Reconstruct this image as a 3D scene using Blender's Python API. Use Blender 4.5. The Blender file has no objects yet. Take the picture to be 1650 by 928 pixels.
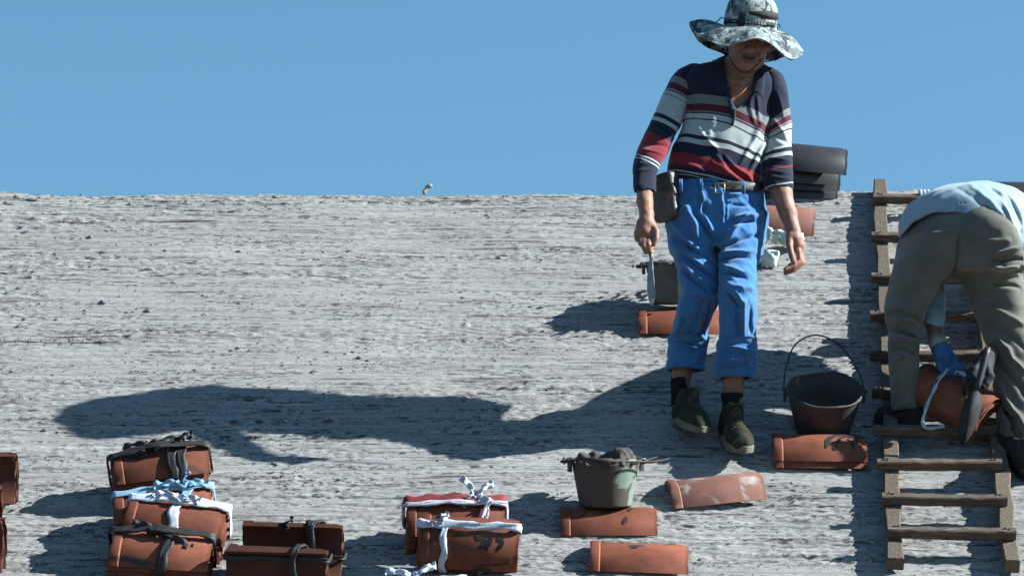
import bpy, math, random
import numpy as np
from mathutils import Vector, Matrix

random.seed(7)
rng = np.random.default_rng(7)
SC = bpy.context.scene
COL = SC.collection

# ---------------------------------------------------------------- camera, sky, sun, exposure
ELEV = math.radians(10.0)          # the camera looks up a little
SLOPE = math.radians(37.0)        # pitch of the roof
CAMD = 14.0                       # metres from the lens to the middle of the roof in view
FRAME_W = 4.05                    # metres seen across at that distance
PXW, PXH = 1650.0, 928.0
KPX = FRAME_W / PXW
FWD = np.array([0.0, math.cos(ELEV), math.sin(ELEV)])
UPV = np.array([0.0, -math.sin(ELEV), math.cos(ELEV)])
CAMP = -CAMD * FWD
cam = bpy.data.cameras.new('camera')
cam.sensor_width = 36.0
cam.lens = 36.0 * CAMD / FRAME_W
cam.clip_start, cam.clip_end = 0.1, 2000.0
camo = bpy.data.objects.new('camera', cam)
COL.objects.link(camo)
camo.location = Vector(CAMP)
camo.rotation_euler = (math.pi / 2 + ELEV, 0, 0)
SC.camera = camo

SUN = np.array([1.93, -0.185, 1.175]); SUN /= np.linalg.norm(SUN)
sun_el = math.asin(SUN[2]); sun_az = math.atan2(SUN[0], SUN[1])     # azimuth clockwise from +Y
W = bpy.data.worlds.new('World'); SC.world = W; W.use_nodes = True
wn = W.node_tree; wn.nodes.clear()
wo = wn.nodes.new('ShaderNodeOutputWorld'); bg = wn.nodes.new('ShaderNodeBackground')
sky = wn.nodes.new('ShaderNodeTexSky'); sky.sky_type = 'NISHITA'; sky.sun_disc = False
sky.sun_elevation = sun_el; sky.sun_rotation = sun_az
sky.altitude = 0; sky.air_density = 1.3; sky.dust_density = 0.0; sky.ozone_density = 3.0
tcw = wn.nodes.new('ShaderNodeTexCoord')
vadd = wn.nodes.new('ShaderNodeVectorMath'); vadd.operation = 'ADD'; vadd.inputs[1].default_value = (0, 0, 0.16)
wn.links.new(tcw.outputs['Generated'], vadd.inputs[0])
wn.links.new(vadd.outputs[0], sky.inputs['Vector'])
tint = wn.nodes.new('ShaderNodeMix'); tint.data_type = 'RGBA'; tint.blend_type = 'MULTIPLY'; tint.inputs['Factor'].default_value = 1
tint.inputs['B'].default_value = (0.74, 1.06, 1.08, 1)      # colour cast of the photograph, the same over the whole sky
wn.links.new(sky.outputs[0], tint.inputs['A']); wn.links.new(tint.outputs['Result'], bg.inputs['Color']); bg.inputs['Strength'].default_value = 0.054
wn.links.new(bg.outputs[0], wo.inputs[0])
sl = bpy.data.lights.new('sun', 'SUN'); sl.energy = 5.0; sl.angle = math.radians(0.5); sl.color = (0.84, 1.0, 1.02)
so = bpy.data.objects.new('sun', sl); COL.objects.link(so)
so.rotation_euler = Vector(SUN).to_track_quat('Z', 'Y').to_euler(); so.location = (8, 0, 8)
SC.view_settings.view_transform = 'Standard'; SC.view_settings.look = 'None'
SC.view_settings.exposure = 1.52; SC.view_settings.gamma = 1.0
SC.cycles.max_bounces = 6

# ---------------------------------------------------------------- geometry helpers
U = np.array([1.0, 0, 0]); WV = np.array([0, math.cos(SLOPE), math.sin(SLOPE)]); NV = np.array([0, -math.sin(SLOPE), math.cos(SLOPE)])

def ray(px, py):
    return FWD + U * ((px - PXW / 2) * KPX / CAMD) + UPV * ((PXH / 2 - py) * KPX / CAMD)
def at_y(px, py, y):                       # point of a sight line at depth y (used to take sizes off the photograph)
    d = ray(px, py); return CAMP + d * ((y - CAMP[1]) / d[1])
def on_roof(px, py, h=0.0):                # point of the roof plane raised by h
    d = ray(px, py); return CAMP + d * ((h - CAMP @ NV) / (d @ NV))
def kscale(y):                             # metres per photo pixel at depth y
    return KPX * (y - CAMP[1]) / FWD[1] / CAMD

def nz(a): return a / max(np.linalg.norm(a), 1e-9)

def mesh(name, v, f, smooth=True):
    me = bpy.data.meshes.new(name)
    v = np.asarray(v, np.float32)
    if isinstance(f, np.ndarray):
        nf, k = f.shape
        me.vertices.add(len(v)); me.vertices.foreach_set('co', v.ravel())
        me.loops.add(nf * k); me.loops.foreach_set('vertex_index', f.astype(np.int32).ravel())
        me.polygons.add(nf); me.polygons.foreach_set('loop_start', np.arange(0, nf * k, k, dtype=np.int32))
        me.polygons.foreach_set('loop_total', np.full(nf, k, np.int32))
        me.update(calc_edges=True)
    else:
        me.from_pydata([tuple(map(float, p)) for p in v], [], f); me.update()
    me.polygons.foreach_set('use_smooth', np.full(len(me.polygons), smooth)); me.update()
    return me

def tag(o, label=None, cat=None, group=None, kind=None):
    if label: o['label'] = label
    if cat: o['category'] = cat
    if group: o['group'] = group
    if kind: o['kind'] = kind
    return o

def empty(name, loc, label, cat, group=None):
    o = bpy.data.objects.new(name, None); o.empty_display_size = 0.05
    o.location = Vector(loc); COL.objects.link(o)
    return tag(o, label, cat, group)

def wloc(o):
    l = np.array(o.location)
    return l if o.parent is None else l + wloc(o.parent)

def part(name, v, f, mat, parent=None, smooth=True, label=None):
    """mesh given in world coordinates, linked under its thing"""
    v = np.asarray(v, float)
    if parent is not None: v = v - wloc(parent)
    o = bpy.data.objects.new(name, mesh(name, v, f, smooth))
    o.data.materials.append(mat); COL.objects.link(o)
    if parent is not None: o.parent = parent
    if label: o['label'] = label
    return o

def top(name, v, f, mat, label, cat, base=None, smooth=True, group=None, kind=None):
    v = np.asarray(v, float)
    b = v.mean(0) if base is None else np.asarray(base, float)
    if base is None: b[2] = v[:, 2].min()
    o = bpy.data.objects.new(name, mesh(name, v - b, f, smooth)); o.location = Vector(b)
    o.data.materials.append(mat); COL.objects.link(o)
    return tag(o, label, cat, group, kind)

def join(*pairs):
    vs, fs, n = [], [], 0
    for v, f in pairs:
        vs.append(np.asarray(v, float)); fs += [tuple(int(i) + n for i in q) for q in f]; n += len(v)
    return np.concatenate(vs), fs

def box(c, ax, half):
    """ax: 3 unit axes (rows), half: 3 half sizes"""
    c = np.asarray(c, float); ax = np.asarray(ax, float)
    v = [c + sx * half[0] * ax[0] + sy * half[1] * ax[1] + sz * half[2] * ax[2] for sx in (-1, 1) for sy in (-1, 1) for sz in (-1, 1)]
    f = [(0, 1, 3, 2), (4, 6, 7, 5), (0, 4, 5, 1), (2, 3, 7, 6), (0, 2, 6, 4), (1, 5, 7, 3)]
    return np.array(v), f

def catmull(P, n=8, closed=False):
    P = np.asarray(P, float); m = len(P); out = []
    rngi = range(m if closed else m - 1)
    for i in rngi:
        p0 = P[(i - 1) % m] if closed or i > 0 else 2 * P[0] - P[1]
        p1 = P[i]; p2 = P[(i + 1) % m]
        p3 = P[(i + 2) % m] if closed or i + 2 < m else 2 * P[-1] - P[-2]
        for t in np.linspace(0, 1, n, endpoint=False):
            out.append(0.5 * (2 * p1 + (p2 - p0) * t + (2 * p0 - 5 * p1 + 4 * p2 - p3) * t * t + (3 * p1 - p0 - 3 * p2 + p3) * t ** 3))
    if not closed: out.append(P[-1])
    return np.array(out)

def tube(path, r, seg=6, closed=False):
    path = np.asarray(path, float); n = len(path)
    r = np.full(n, r) if np.isscalar(r) else np.asarray(r)
    t = np.gradient(path, axis=0)
    if closed: t = np.roll(path, -1, 0) - np.roll(path, 1, 0)
    v = []; ref = np.array([0.31, 0.17, 0.93])
    for i in range(n):
        d = nz(t[i]); a = ref - d * (ref @ d)
        a = nz(a); ref = a; b = np.cross(d, a)
        for k in range(seg):
            th = 2 * math.pi * k / seg
            v.append(path[i] + r[i] * (math.cos(th) * a + math.sin(th) * b))
    f = []
    for i in range(n if closed else n - 1):
        j = (i + 1) % n
        for k in range(seg):
            k2 = (k + 1) % seg
            f.append((i * seg + k, i * seg + k2, j * seg + k2, j * seg + k))
    if not closed:
        f.append(tuple(range(seg - 1, -1, -1))); f.append(tuple((n - 1) * seg + k for k in range(seg)))
    return np.array(v), f

def ribbon(path, wdir, width, thick=0.003, closed=False, twist=0.0, ragged=0.0):
    """flat strip of cloth: path (n,3), wdir (n,3) or (3,) direction of its width; slightly crumpled"""
    path = np.asarray(path, float); n = len(path)
    wdir = np.tile(np.asarray(wdir, float), (n, 1)) if np.ndim(wdir) == 1 else np.asarray(wdir, float)
    width = np.full(n, width) if np.isscalar(width) else np.asarray(width)
    t = (np.roll(path, -1, 0) - np.roll(path, 1, 0)) if closed else np.gradient(path, axis=0)
    cols = 5; v = []
    for i in range(n):
        d = nz(t[i]); w = nz(wdir[i] - d * (wdir[i] @ d)); nn = np.cross(d, w)
        if twist:
            a = twist * math.sin(i * 0.9); w, nn = w * math.cos(a) + nn * math.sin(a), nn * math.cos(a) - w * math.sin(a)
        for side in (1, -1):
            for c in range(cols):
                s = (c / (cols - 1) - 0.5) * (1 + ragged * rng.uniform(-1, 1) * (c in (0, cols - 1)))
                bump = 0.22 * thick * math.sin(c * 2.1 + i * 0.7) * 2
                v.append(path[i] + w * s * width[i] + nn * (side * thick / 2 + bump))
    f = []; m = 2 * cols
    for i in range(n if closed else n - 1):
        a, b = i * m, ((i + 1) % n) * m
        loop = list(range(cols)) + list(range(2 * cols - 1, cols - 1, -1))
        for q in range(m):
            p0, p1 = loop[q], loop[(q + 1) % m]
            f.append((a + p0, a + p1, b + p1, b + p0))
    if not closed:
        loop = list(range(cols)) + list(range(2 * cols - 1, cols - 1, -1))
        f.append(tuple(loop[::-1])); f.append(tuple((n - 1) * m + q for q in loop))
    return np.array(v), f

# value noise --------------------------------------------------------------
def _h(ix, iy, iz, s):
    n = (ix.astype(np.int64) * 374761393 + iy.astype(np.int64) * 668265263 + iz.astype(np.int64) * 2147483647 + s * 974634777) & 0xFFFFFFFF
    n = ((n ^ (n >> 13)) * 1274126177) & 0xFFFFFFFF
    n = ((n ^ (n >> 16)) * 2246822519) & 0xFFFFFFFF
    return ((n ^ (n >> 15)) & 0xFFFFFF) / float(0xFFFFFF) * 2 - 1
def noise2(x, y, s=0):
    x = np.asarray(x, float); y = np.asarray(y, float)
    ix = np.floor(x); iy = np.floor(y); fx = x - ix; fy = y - iy
    fx = fx * fx * fx * (fx * (fx * 6 - 15) + 10); fy = fy * fy * fy * (fy * (fy * 6 - 15) + 10)
    z = np.zeros_like(ix)
    a = _h(ix, iy, z, s); b = _h(ix + 1, iy, z, s); c = _h(ix, iy + 1, z, s); d = _h(ix + 1, iy + 1, z, s)
    return (a + (b - a) * fx) * (1 - fy) + (c + (d - c) * fx) * fy
def noise3(p, s=0):
    x, y, z = p[:, 0], p[:, 1], p[:, 2]
    iz = np.floor(z); fz = z - iz; fz = fz * fz * (3 - 2 * fz)
    ix = np.floor(x); iy = np.floor(y); fx = x - ix; fy = y - iy
    fx = fx * fx * (3 - 2 * fx); fy = fy * fy * (3 - 2 * fy)
    def lay(k):
        a = _h(ix, iy, k, s); b = _h(ix + 1, iy, k, s); c = _h(ix, iy + 1, k, s); d = _h(ix + 1, iy + 1, k, s)
        return (a + (b - a) * fx) * (1 - fy) + (c + (d - c) * fx) * fy
    l0 = lay(iz); l1 = lay(iz + 1)
    return l0 + (l1 - l0) * fz

# implicit surfaces ---------------------------------------------------------
def surface(f, lo, hi, h, c=6):
    """mesh of f(p) = 0 inside a box (surface nets); f takes (N,3) and is below 0 inside"""
    lo = np.asarray(lo, float); hi = np.asarray(hi, float)
    nb = np.ceil((hi - lo) / (h * c)).astype(int) + 1
    n = nb * c
    bc = np.stack(np.meshgrid(*[np.arange(k) for k in nb], indexing='ij'), -1).reshape(-1, 3)
    cen = lo + (bc * c + (c - 1) / 2) * h
    fv = f(cen)
    half = h * c * 0.87
    keep = np.abs(fv) < half * 1.6 + 0.004
    vals = np.where(fv < 0, -1.0, 1.0).astype(np.float32).reshape(nb)
    vals = np.repeat(np.repeat(np.repeat(vals, c, 0), c, 1), c, 2)
    off = np.stack(np.meshgrid(*[np.arange(c)] * 3, indexing='ij'), -1).reshape(-1, 3)
    kb = bc[keep]
    for s in range(0, len(kb), 4000):
        idx = (kb[s:s + 4000, None, :] * c + off[None]).reshape(-1, 3)
        vals[idx[:, 0], idx[:, 1], idx[:, 2]] = f(lo + idx * h)
    ins = vals < 0
    nx, ny, nzz = vals.shape
    cnt = np.zeros((nx - 1, ny - 1, nzz - 1), np.uint8)
    for dx in (0, 1):
        for dy in (0, 1):
            for dz in (0, 1):
                cnt += ins[dx:nx - 1 + dx, dy:ny - 1 + dy, dz:nzz - 1 + dz]
    act = np.argwhere((cnt > 0) & (cnt < 8))
    idm = np.full(cnt.shape, -1, np.int64); idm[act[:, 0], act[:, 1], act[:, 2]] = np.arange(len(act))
    acc = np.zeros((len(act), 3)); num = np.zeros(len(act))
    cor = [(a, b, d) for a in (0, 1) for b in (0, 1) for d in (0, 1)]
    for a in cor:
        for ax in range(3):
            if a[ax]: continue
            b = list(a); b[ax] = 1
            va = vals[act[:, 0] + a[0], act[:, 1] + a[1], act[:, 2] + a[2]]
            vb = vals[act[:, 0] + b[0], act[:, 1] + b[1], act[:, 2] + b[2]]
            m = (va < 0) != (vb < 0)
            t = np.where(m, va / np.where(m, va - vb, 1), 0)
            p = np.tile(np.array(a, float), (len(act), 1)); p[:, ax] = t
            acc[m] += p[m]; num[m] += 1
    V = lo + (act + acc / num[:, None]) * h
    F = []
    for ax in range(3):
        o1, o2 = [(1, 2), (2, 0), (0, 1)][ax]
        sl0 = [slice(None)] * 3; sl1 = [slice(None)] * 3
        sl0[ax] = slice(0, -1); sl1[ax] = slice(1, None)
        A = ins[tuple(sl0)]; B = ins[tuple(sl1)]
        e = np.argwhere(A != B)
        e = e[(e[:, o1] > 0) & (e[:, o2] > 0) & (e[:, o1] < vals.shape[o1] - 1) & (e[:, o2] < vals.shape[o2] - 1)]
        fl = A[e[:, 0], e[:, 1], e[:, 2]]
        def cell(d1, d2):
            q = e.copy(); q[:, o1] -= d1; q[:, o2] -= d2
            return idm[q[:, 0], q[:, 1], q[:, 2]]
        quad = np.stack([cell(1, 1), cell(0, 1), cell(0, 0), cell(1, 0)], 1)
        quad[~fl] = quad[~fl][:, ::-1]
        F.append(quad)
    F = np.concatenate(F); F = F[(F >= 0).all(1)]
    return V, F

def smin(a, b, k):
    hh = np.clip(0.5 + 0.5 * (b - a) / k, 0, 1)
    return b + (a - b) * hh - k * hh * (1 - hh)
def smax(a, b, k): return -smin(-a, -b, k)

def resample(rows, n=160):
    rows = np.asarray(rows, float); t = rows[:, 0]
    out = [np.linspace(t[0], t[-1], n)]
    for c in range(1, rows.shape[1]):
        y = rows[:, c]; d = np.gradient(y, t)
        i = np.clip(np.searchsorted(t, out[0], side='right') - 1, 0, len(t) - 2)
        hh = t[i + 1] - t[i]; s = (out[0] - t[i]) / hh
        out.append((2 * s ** 3 - 3 * s ** 2 + 1) * y[i] + (s ** 3 - 2 * s ** 2 + s) * hh * d[i] + (-2 * s ** 3 + 3 * s ** 2) * y[i + 1] + (s ** 3 - s ** 2) * hh * d[i + 1])
    return np.stack(out, 1)

class Loft:
    """stack of level ellipses; rows = (photo row, left, right, depth y, half depth)"""
    def __init__(s, rows, p=2.2, turn=0.0):
        r = []; s.turn = turn
        for py, L, R, yc, ry in rows:
            q = at_y((L + R) / 2, py, yc)
            r.append((q[2], q[0], (R - L) / 2 * kscale(yc), yc, ry))
        r.sort(); s.t = resample(r); s.p = p
        s.z0, s.z1 = s.t[0, 0], s.t[-1, 0]
    def __call__(s, P, grow=0.0, cap=True):
        z = P[:, 2]; T = s.t
        cx, rx, cy, ry = (np.interp(z, T[:, 0], T[:, k]) for k in (1, 2, 3, 4))
        rx = rx + grow; ry = ry + grow
        a = np.abs((P[:, 0] - cx) / rx); b = np.abs((P[:, 1] - cy - s.turn * (P[:, 0] - cx)) / ry)
        d = ((a ** s.p + b ** s.p) ** (1 / s.p) - 1) * np.minimum(rx, ry)
        if cap: d = np.maximum(d, np.maximum(s.z0 - grow - z, z - s.z1 - grow))
        return d

def chain(P, pts, k=0.0):
    """smooth chain of tapered capsules; pts = (x, y, z, radius)"""
    d = None
    for a, b in zip(pts[:-1], pts[1:]):
        A = np.array(a[:3]); B = np.array(b[:3]); ab = B - A
        t = np.clip((P - A) @ ab / max(ab @ ab, 1e-12), 0, 1)
        e = np.linalg.norm(P - A - t[:, None] * ab, axis=1) - (a[3] + (b[3] - a[3]) * t)
        d = e if d is None else (np.minimum(d, e) if k == 0 else smin(d, e, k))
    return d
def pxchain(P, pts, k=0.0):               # pts = (photo x, photo y, depth y, radius)
    return chain(P, [tuple(at_y(a, b, y)) + (r,) for a, b, y, r in pts], k)
def ell(P, c, r):
    q = (P - np.asarray(c)) / np.asarray(r)
    return (np.linalg.norm(q, axis=1) - 1) * min(r)

def seg2(px, pz, a, b):                   # distance in the frontal plane to a segment
    a = np.array(a); b = np.array(b); ab = b - a
    t = np.clip(((px - a[0]) * ab[0] + (pz - a[1]) * ab[1]) / (ab @ ab), 0, 1)
    return np.hypot(px - a[0] - t * ab[0], pz - a[1] - t * ab[1]), t

def folds(P, lines, y):
    """cloth folds: ridges (+) and valleys (-) along lines traced on the front of the cloth: (x0,y0,x1,y1,width px,height m)"""
    k = kscale(y); d = np.zeros(len(P))
    wob = 0.006 * noise3(P * 22.0, 5)
    for x0, y0, x1, y1, w, hgt in lines:
        a = at_y(x0, y0, y); b = at_y(x1, y1, y)
        e, t = seg2(P[:, 0] + wob, P[:, 2] + wob, (a[0], a[2]), (b[0], b[2]))
        d += hgt * np.exp(-(e / (w * .68 * k)) ** 2) * (0.35 + 0.65 * np.sin(np.pi * np.clip(t, 0.02, 0.98)) ** 0.6)
    return d

# ---------------------------------------------------------------- materials
def nd(nt, kind, **kw):
    n = nt.nodes.new(kind)
    for k, v in kw.items(): setattr(n, k, v)
    return n
def material(name, col, rough=0.8, var=0.25, scale=9.0, stretch=(1, 1, 1), bump=0.0, bscale=150.0, spec=0.3, metal=0.0,
             grad=None, stain=None, stain_scale=6.0, stain_at=0.58, stain_w=0.06, rand=0.0, sheen=0.0):
    m = bpy.data.materials.new(name); m.use_nodes = True; nt = m.node_tree; L = nt.links
    b = nt.nodes['Principled BSDF']
    b.inputs['Roughness'].default_value = rough; b.inputs['Metallic'].default_value = metal
    b.inputs['Specular IOR Level'].default_value = spec
    if sheen: b.inputs['Sheen Weight'].default_value = sheen; b.inputs['Sheen Roughness'].default_value = 0.5
    tc = nd(nt, 'ShaderNodeTexCoord'); mp = nd(nt, 'ShaderNodeMapping'); mp.inputs['Scale'].default_value = stretch
    oi = nd(nt, 'ShaderNodeObjectInfo')
    off = nd(nt, 'ShaderNodeVectorMath', operation='MULTIPLY_ADD'); off.inputs[1].default_value = (37, 53, 29)
    L.new(oi.outputs['Random'], off.inputs[0]); L.new(tc.outputs['Object'], off.inputs[2])
    L.new(off.outputs[0], mp.inputs['Vector'])
    n1 = nd(nt, 'ShaderNodeTexNoise'); n1.inputs['Scale'].default_value = scale; n1.inputs['Detail'].default_value = 6
    n1.inputs['Roughness'].default_value = 0.65
    L.new(mp.outputs[0], n1.inputs['Vector'])
    hi = [min(1, c * (1 + var)) for c in col]; lo = [c * (1 - var) for c in col]
    mix = nd(nt, 'ShaderNodeMix', data_type='RGBA')
    mix.inputs['A'].default_value = (*lo, 1); mix.inputs['B'].default_value = (*hi, 1)
    rp = nd(nt, 'ShaderNodeMapRange'); rp.inputs['From Min'].default_value = 0.3; rp.inputs['From Max'].default_value = 0.7
    L.new(n1.outputs['Fac'], rp.inputs['Value']); L.new(rp.outputs[0], mix.inputs['Factor'])
    c = mix.outputs['Result']
    if rand:
        hs = nd(nt, 'ShaderNodeHueSaturation'); mr = nd(nt, 'ShaderNodeMapRange')
        mr.inputs['To Min'].default_value = 1 - rand; mr.inputs['To Max'].default_value = 1 + rand
        L.new(oi.outputs['Random'], mr.inputs['Value']); L.new(mr.outputs[0], hs.inputs['Value']); L.new(c, hs.inputs['Color']); c = hs.outputs[0]
    if stain:
        n2 = nd(nt, 'ShaderNodeTexNoise'); n2.inputs['Scale'].default_value = stain_scale; n2.inputs['Detail'].default_value = 5
        n2.inputs['Distortion'].default_value = 0.6
        L.new(mp.outputs[0], n2.inputs['Vector'])
        r2 = nd(nt, 'ShaderNodeMapRange'); r2.inputs['From Min'].default_value = stain_at; r2.inputs['From Max'].default_value = stain_at + stain_w
        r2.interpolation_type = 'SMOOTHSTEP'
        if grad:
            dt = nd(nt, 'ShaderNodeVectorMath', operation='DOT_PRODUCT'); dt.inputs[1].default_value = grad[:3]; L.new(tc.outputs['Object'], dt.inputs[0])
            ad = nd(nt, 'ShaderNodeMath', operation='ADD'); L.new(dt.outputs['Value'], ad.inputs[0]); L.new(n2.outputs['Fac'], ad.inputs[1])
            ad2 = nd(nt, 'ShaderNodeMath', operation='ADD'); L.new(ad.outputs[0], ad2.inputs[0]); ad2.inputs[1].default_value = grad[3]; L.new(ad2.outputs[0], r2.inputs['Value'])
        else: L.new(n2.outputs['Fac'], r2.inputs['Value'])
        m2 = nd(nt, 'ShaderNodeMix', data_type='RGBA'); m2.inputs['B'].default_value = (*stain, 1)
        L.new(r2.outputs[0], m2.inputs['Factor']); L.new(c, m2.inputs['A']); c = m2.outputs['Result']
    L.new(c, b.inputs['Base Color'])
    if bump:
        n3 = nd(nt, 'ShaderNodeTexNoise'); n3.inputs['Scale'].default_value = bscale; n3.inputs['Detail'].default_value = 4
        L.new(mp.outputs[0], n3.inputs['Vector'])
        bp = nd(nt, 'ShaderNodeBump'); bp.inputs['Strength'].default_value = bump; bp.inputs['Distance'].default_value = 0.004
        L.new(n3.outputs['Fac'], bp.inputs['Height']); L.new(bp.outputs[0], b.inputs['Normal'])
    return m

def attr_color(m, name, mixin=1.0, vary=0.0):
    """let a colour attribute replace the base colour (keeps the noise as a multiplier)"""
    nt = m.node_tree; L = nt.links; b = nt.nodes['Principled BSDF']
    a = nd(nt, 'ShaderNodeAttribute'); a.attribute_name = name
    mul = nd(nt, 'ShaderNodeMix', data_type='RGBA', blend_type='MULTIPLY'); mul.inputs['Factor'].default_value = 1
    old = b.inputs['Base Color'].links[0].from_socket
    L.new(a.outputs['Color'], mul.inputs['A']); L.new(old, mul.inputs['B']); L.new(mul.outputs['Result'], b.inputs['Base Color'])
def set_color(o, cols, name='col'):
    at = o.data.color_attributes.new(name, 'FLOAT_COLOR', 'POINT')
    at.data.foreach_set('color', np.concatenate([cols, np.ones((len(cols), 1))], 1).astype(np.float32).ravel())

M = {}
M['tile'] = material('terracotta', (0.178, 0.052, 0.030), 0.7, 0.36, 7, bump=0.12, bscale=220, spec=0.12, rand=0.24,
                     stain=(0.055, 0.035, 0.030), stain_scale=4.5, stain_at=0.64, stain_w=0.05, stretch=(1, 1.6, 1.6))
M['tile_dusty'] = material('dusty_terracotta', (0.22, 0.088, 0.062), 0.75, 0.2, 14, bump=0.2, bscale=200, spec=0.2, rand=0.08,
                           stain=(0.34, 0.27, 0.24), stain_scale=9, stain_at=0.56, stain_w=0.12)
M['tile_shaded'] = material('shade_darkened_terracotta', (0.080, 0.027, 0.018), 0.7, 0.36, 7, bump=0.12, bscale=220, spec=0.12, rand=0.2)  # same clay as the other tiles, with shade on the bundle faces put into its colour
M['tile_dark'] = material('dark_glazed_clay', (0.032, 0.024, 0.024), 0.42, 0.25, 12, bump=0.1, spec=0.4, rand=0.1)
M['paint_mark'] = material('black_brush_mark', (0.035, 0.024, 0.022), 0.7, 0.3, 60, spec=0.2)
M['wood'] = material('weathered_wood', (0.105, 0.064, 0.045), 0.85, 0.42, 22, stretch=(1, 9, 9), bump=0.6, bscale=70, spec=0.15,
                     stain=(0.19, 0.155, 0.13), stain_scale=16, stain_at=0.52, stain_w=0.2, rand=0.18)
M['wood_rail'] = material('weathered_rail_wood', (0.125, 0.082, 0.058), 0.85, 0.42, 22, stretch=(9, 1, 9), bump=0.6, bscale=70, spec=0.15,
                     stain=(0.19, 0.155, 0.125), stain_scale=16, stain_at=0.52, stain_w=0.2, rand=0.12)
M['wire'] = material('rusty_wire', (0.05, 0.034, 0.028), 0.6, 0.4, 60, metal=0.4)
M['white_cloth'] = material('white_cotton_strip', (0.50, 0.48, 0.53), 0.95, 0.2, 40, bump=0.8, bscale=260, spec=0.05, stain=(.36, .32, .32), stain_scale=16, stain_at=.52, stain_w=.2)
M['blue_cloth'] = material('pale_blue_strip', (0.21, 0.335, 0.44), 0.95, 0.25, 40, bump=0.5, bscale=300, spec=0.1)
M['red_cloth'] = material('dark_red_strip', (0.19, 0.026, 0.026), 0.8, 0.25, 40, bump=0.4, bscale=300, spec=0.3)
M['rubber'] = material('black_rubber_strap', (0.022, 0.016, 0.015), 0.6, 0.3, 30, bump=0.4, bscale=120, spec=0.35)
M['bag'] = material('white_plastic_bag', (0.55, 0.56, 0.50), 0.45, 0.1, 20, bump=0.4, bscale=60, spec=0.4, stain=(0.34, 0.48, 0.25), stain_scale=16, stain_at=0.58, stain_w=0.08)

# ---------------------------------------------------------------- roof, wall, ground
XS = np.concatenate([np.linspace(-9, -2.5, 26)[:-1], np.arange(-2.5, 2.52, 0.0085), np.linspace(2.52, 9, 26)[1:]])
RIDGE = 0.915
RS = np.concatenate([np.linspace(-4.2, -2.4, 22)[:-1], np.arange(-2.4, RIDGE, 0.0043), [RIDGE]])

def roof_height(x, r):
    e = 0.010 * noise2(x * 0.7, r * 0.9, 1) + 0.005 * noise2(x * 2.2, r * 4.0, 2)
    warp = r + 0.022 * noise2(x * 1.1, r * 2.0, 3) + 0.010 * noise2(x * 4.3, r * 6, 9)
    e = e + 0.0030 * noise2(x * 1.3, warp * 34, 4) + 0.0024 * noise2(x * 3.1, warp * 75, 5)
    patch = np.clip(0.66 + 1.0 * noise2(x * 0.9, warp * 7.0, 6) + 0.4 * noise2(x * 3.0, warp * 16.0, 16), 0, 1)
    g = noise2(x * 4.0, warp * 52, 7); e = e - 0.009 * patch * np.clip(g - 0.22, 0, 1)
    g = noise2(x * 7, warp * 85, 17); e = e - 0.010 * patch * np.clip(g - 0.25, 0, 1)
    g = noise2(x * 3.2, warp * 55, 27); e = e + 0.006 * patch * np.clip(g - 0.35, 0, 1)
    c = noise2(x * 34, warp * 100, 8); e = e + 0.007 * patch * np.clip(c - 0.36, 0, 1)
    e = e + 0.0024 * (0.3 + patch) * noise2(x * 45, warp * 110, 12)
    return e
X, R = np.meshgrid(XS, RS, indexing='ij')
Hh = roof_height(X, R)
round_off = np.clip((R - (RIDGE - 0.10)) / 0.10, 0, 1)
Hh = Hh - 0.030 * round_off ** 2 + 0.012 * round_off * noise2(X * 1.2, 0 * X, 21) + 0.008 * round_off * noise2(X * 7, 0 * X, 22)
V = (X[..., None] * U + R[..., None] * WV + Hh[..., None] * NV).reshape(-1, 3)
nx_, nr_ = X.shape
ii = np.arange(nx_ * nr_).reshape(nx_, nr_)
F = np.stack([ii[:-1, :-1], ii[1:, :-1], ii[1:, 1:], ii[:-1, 1:]], -1).reshape(-1, 4)

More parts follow.
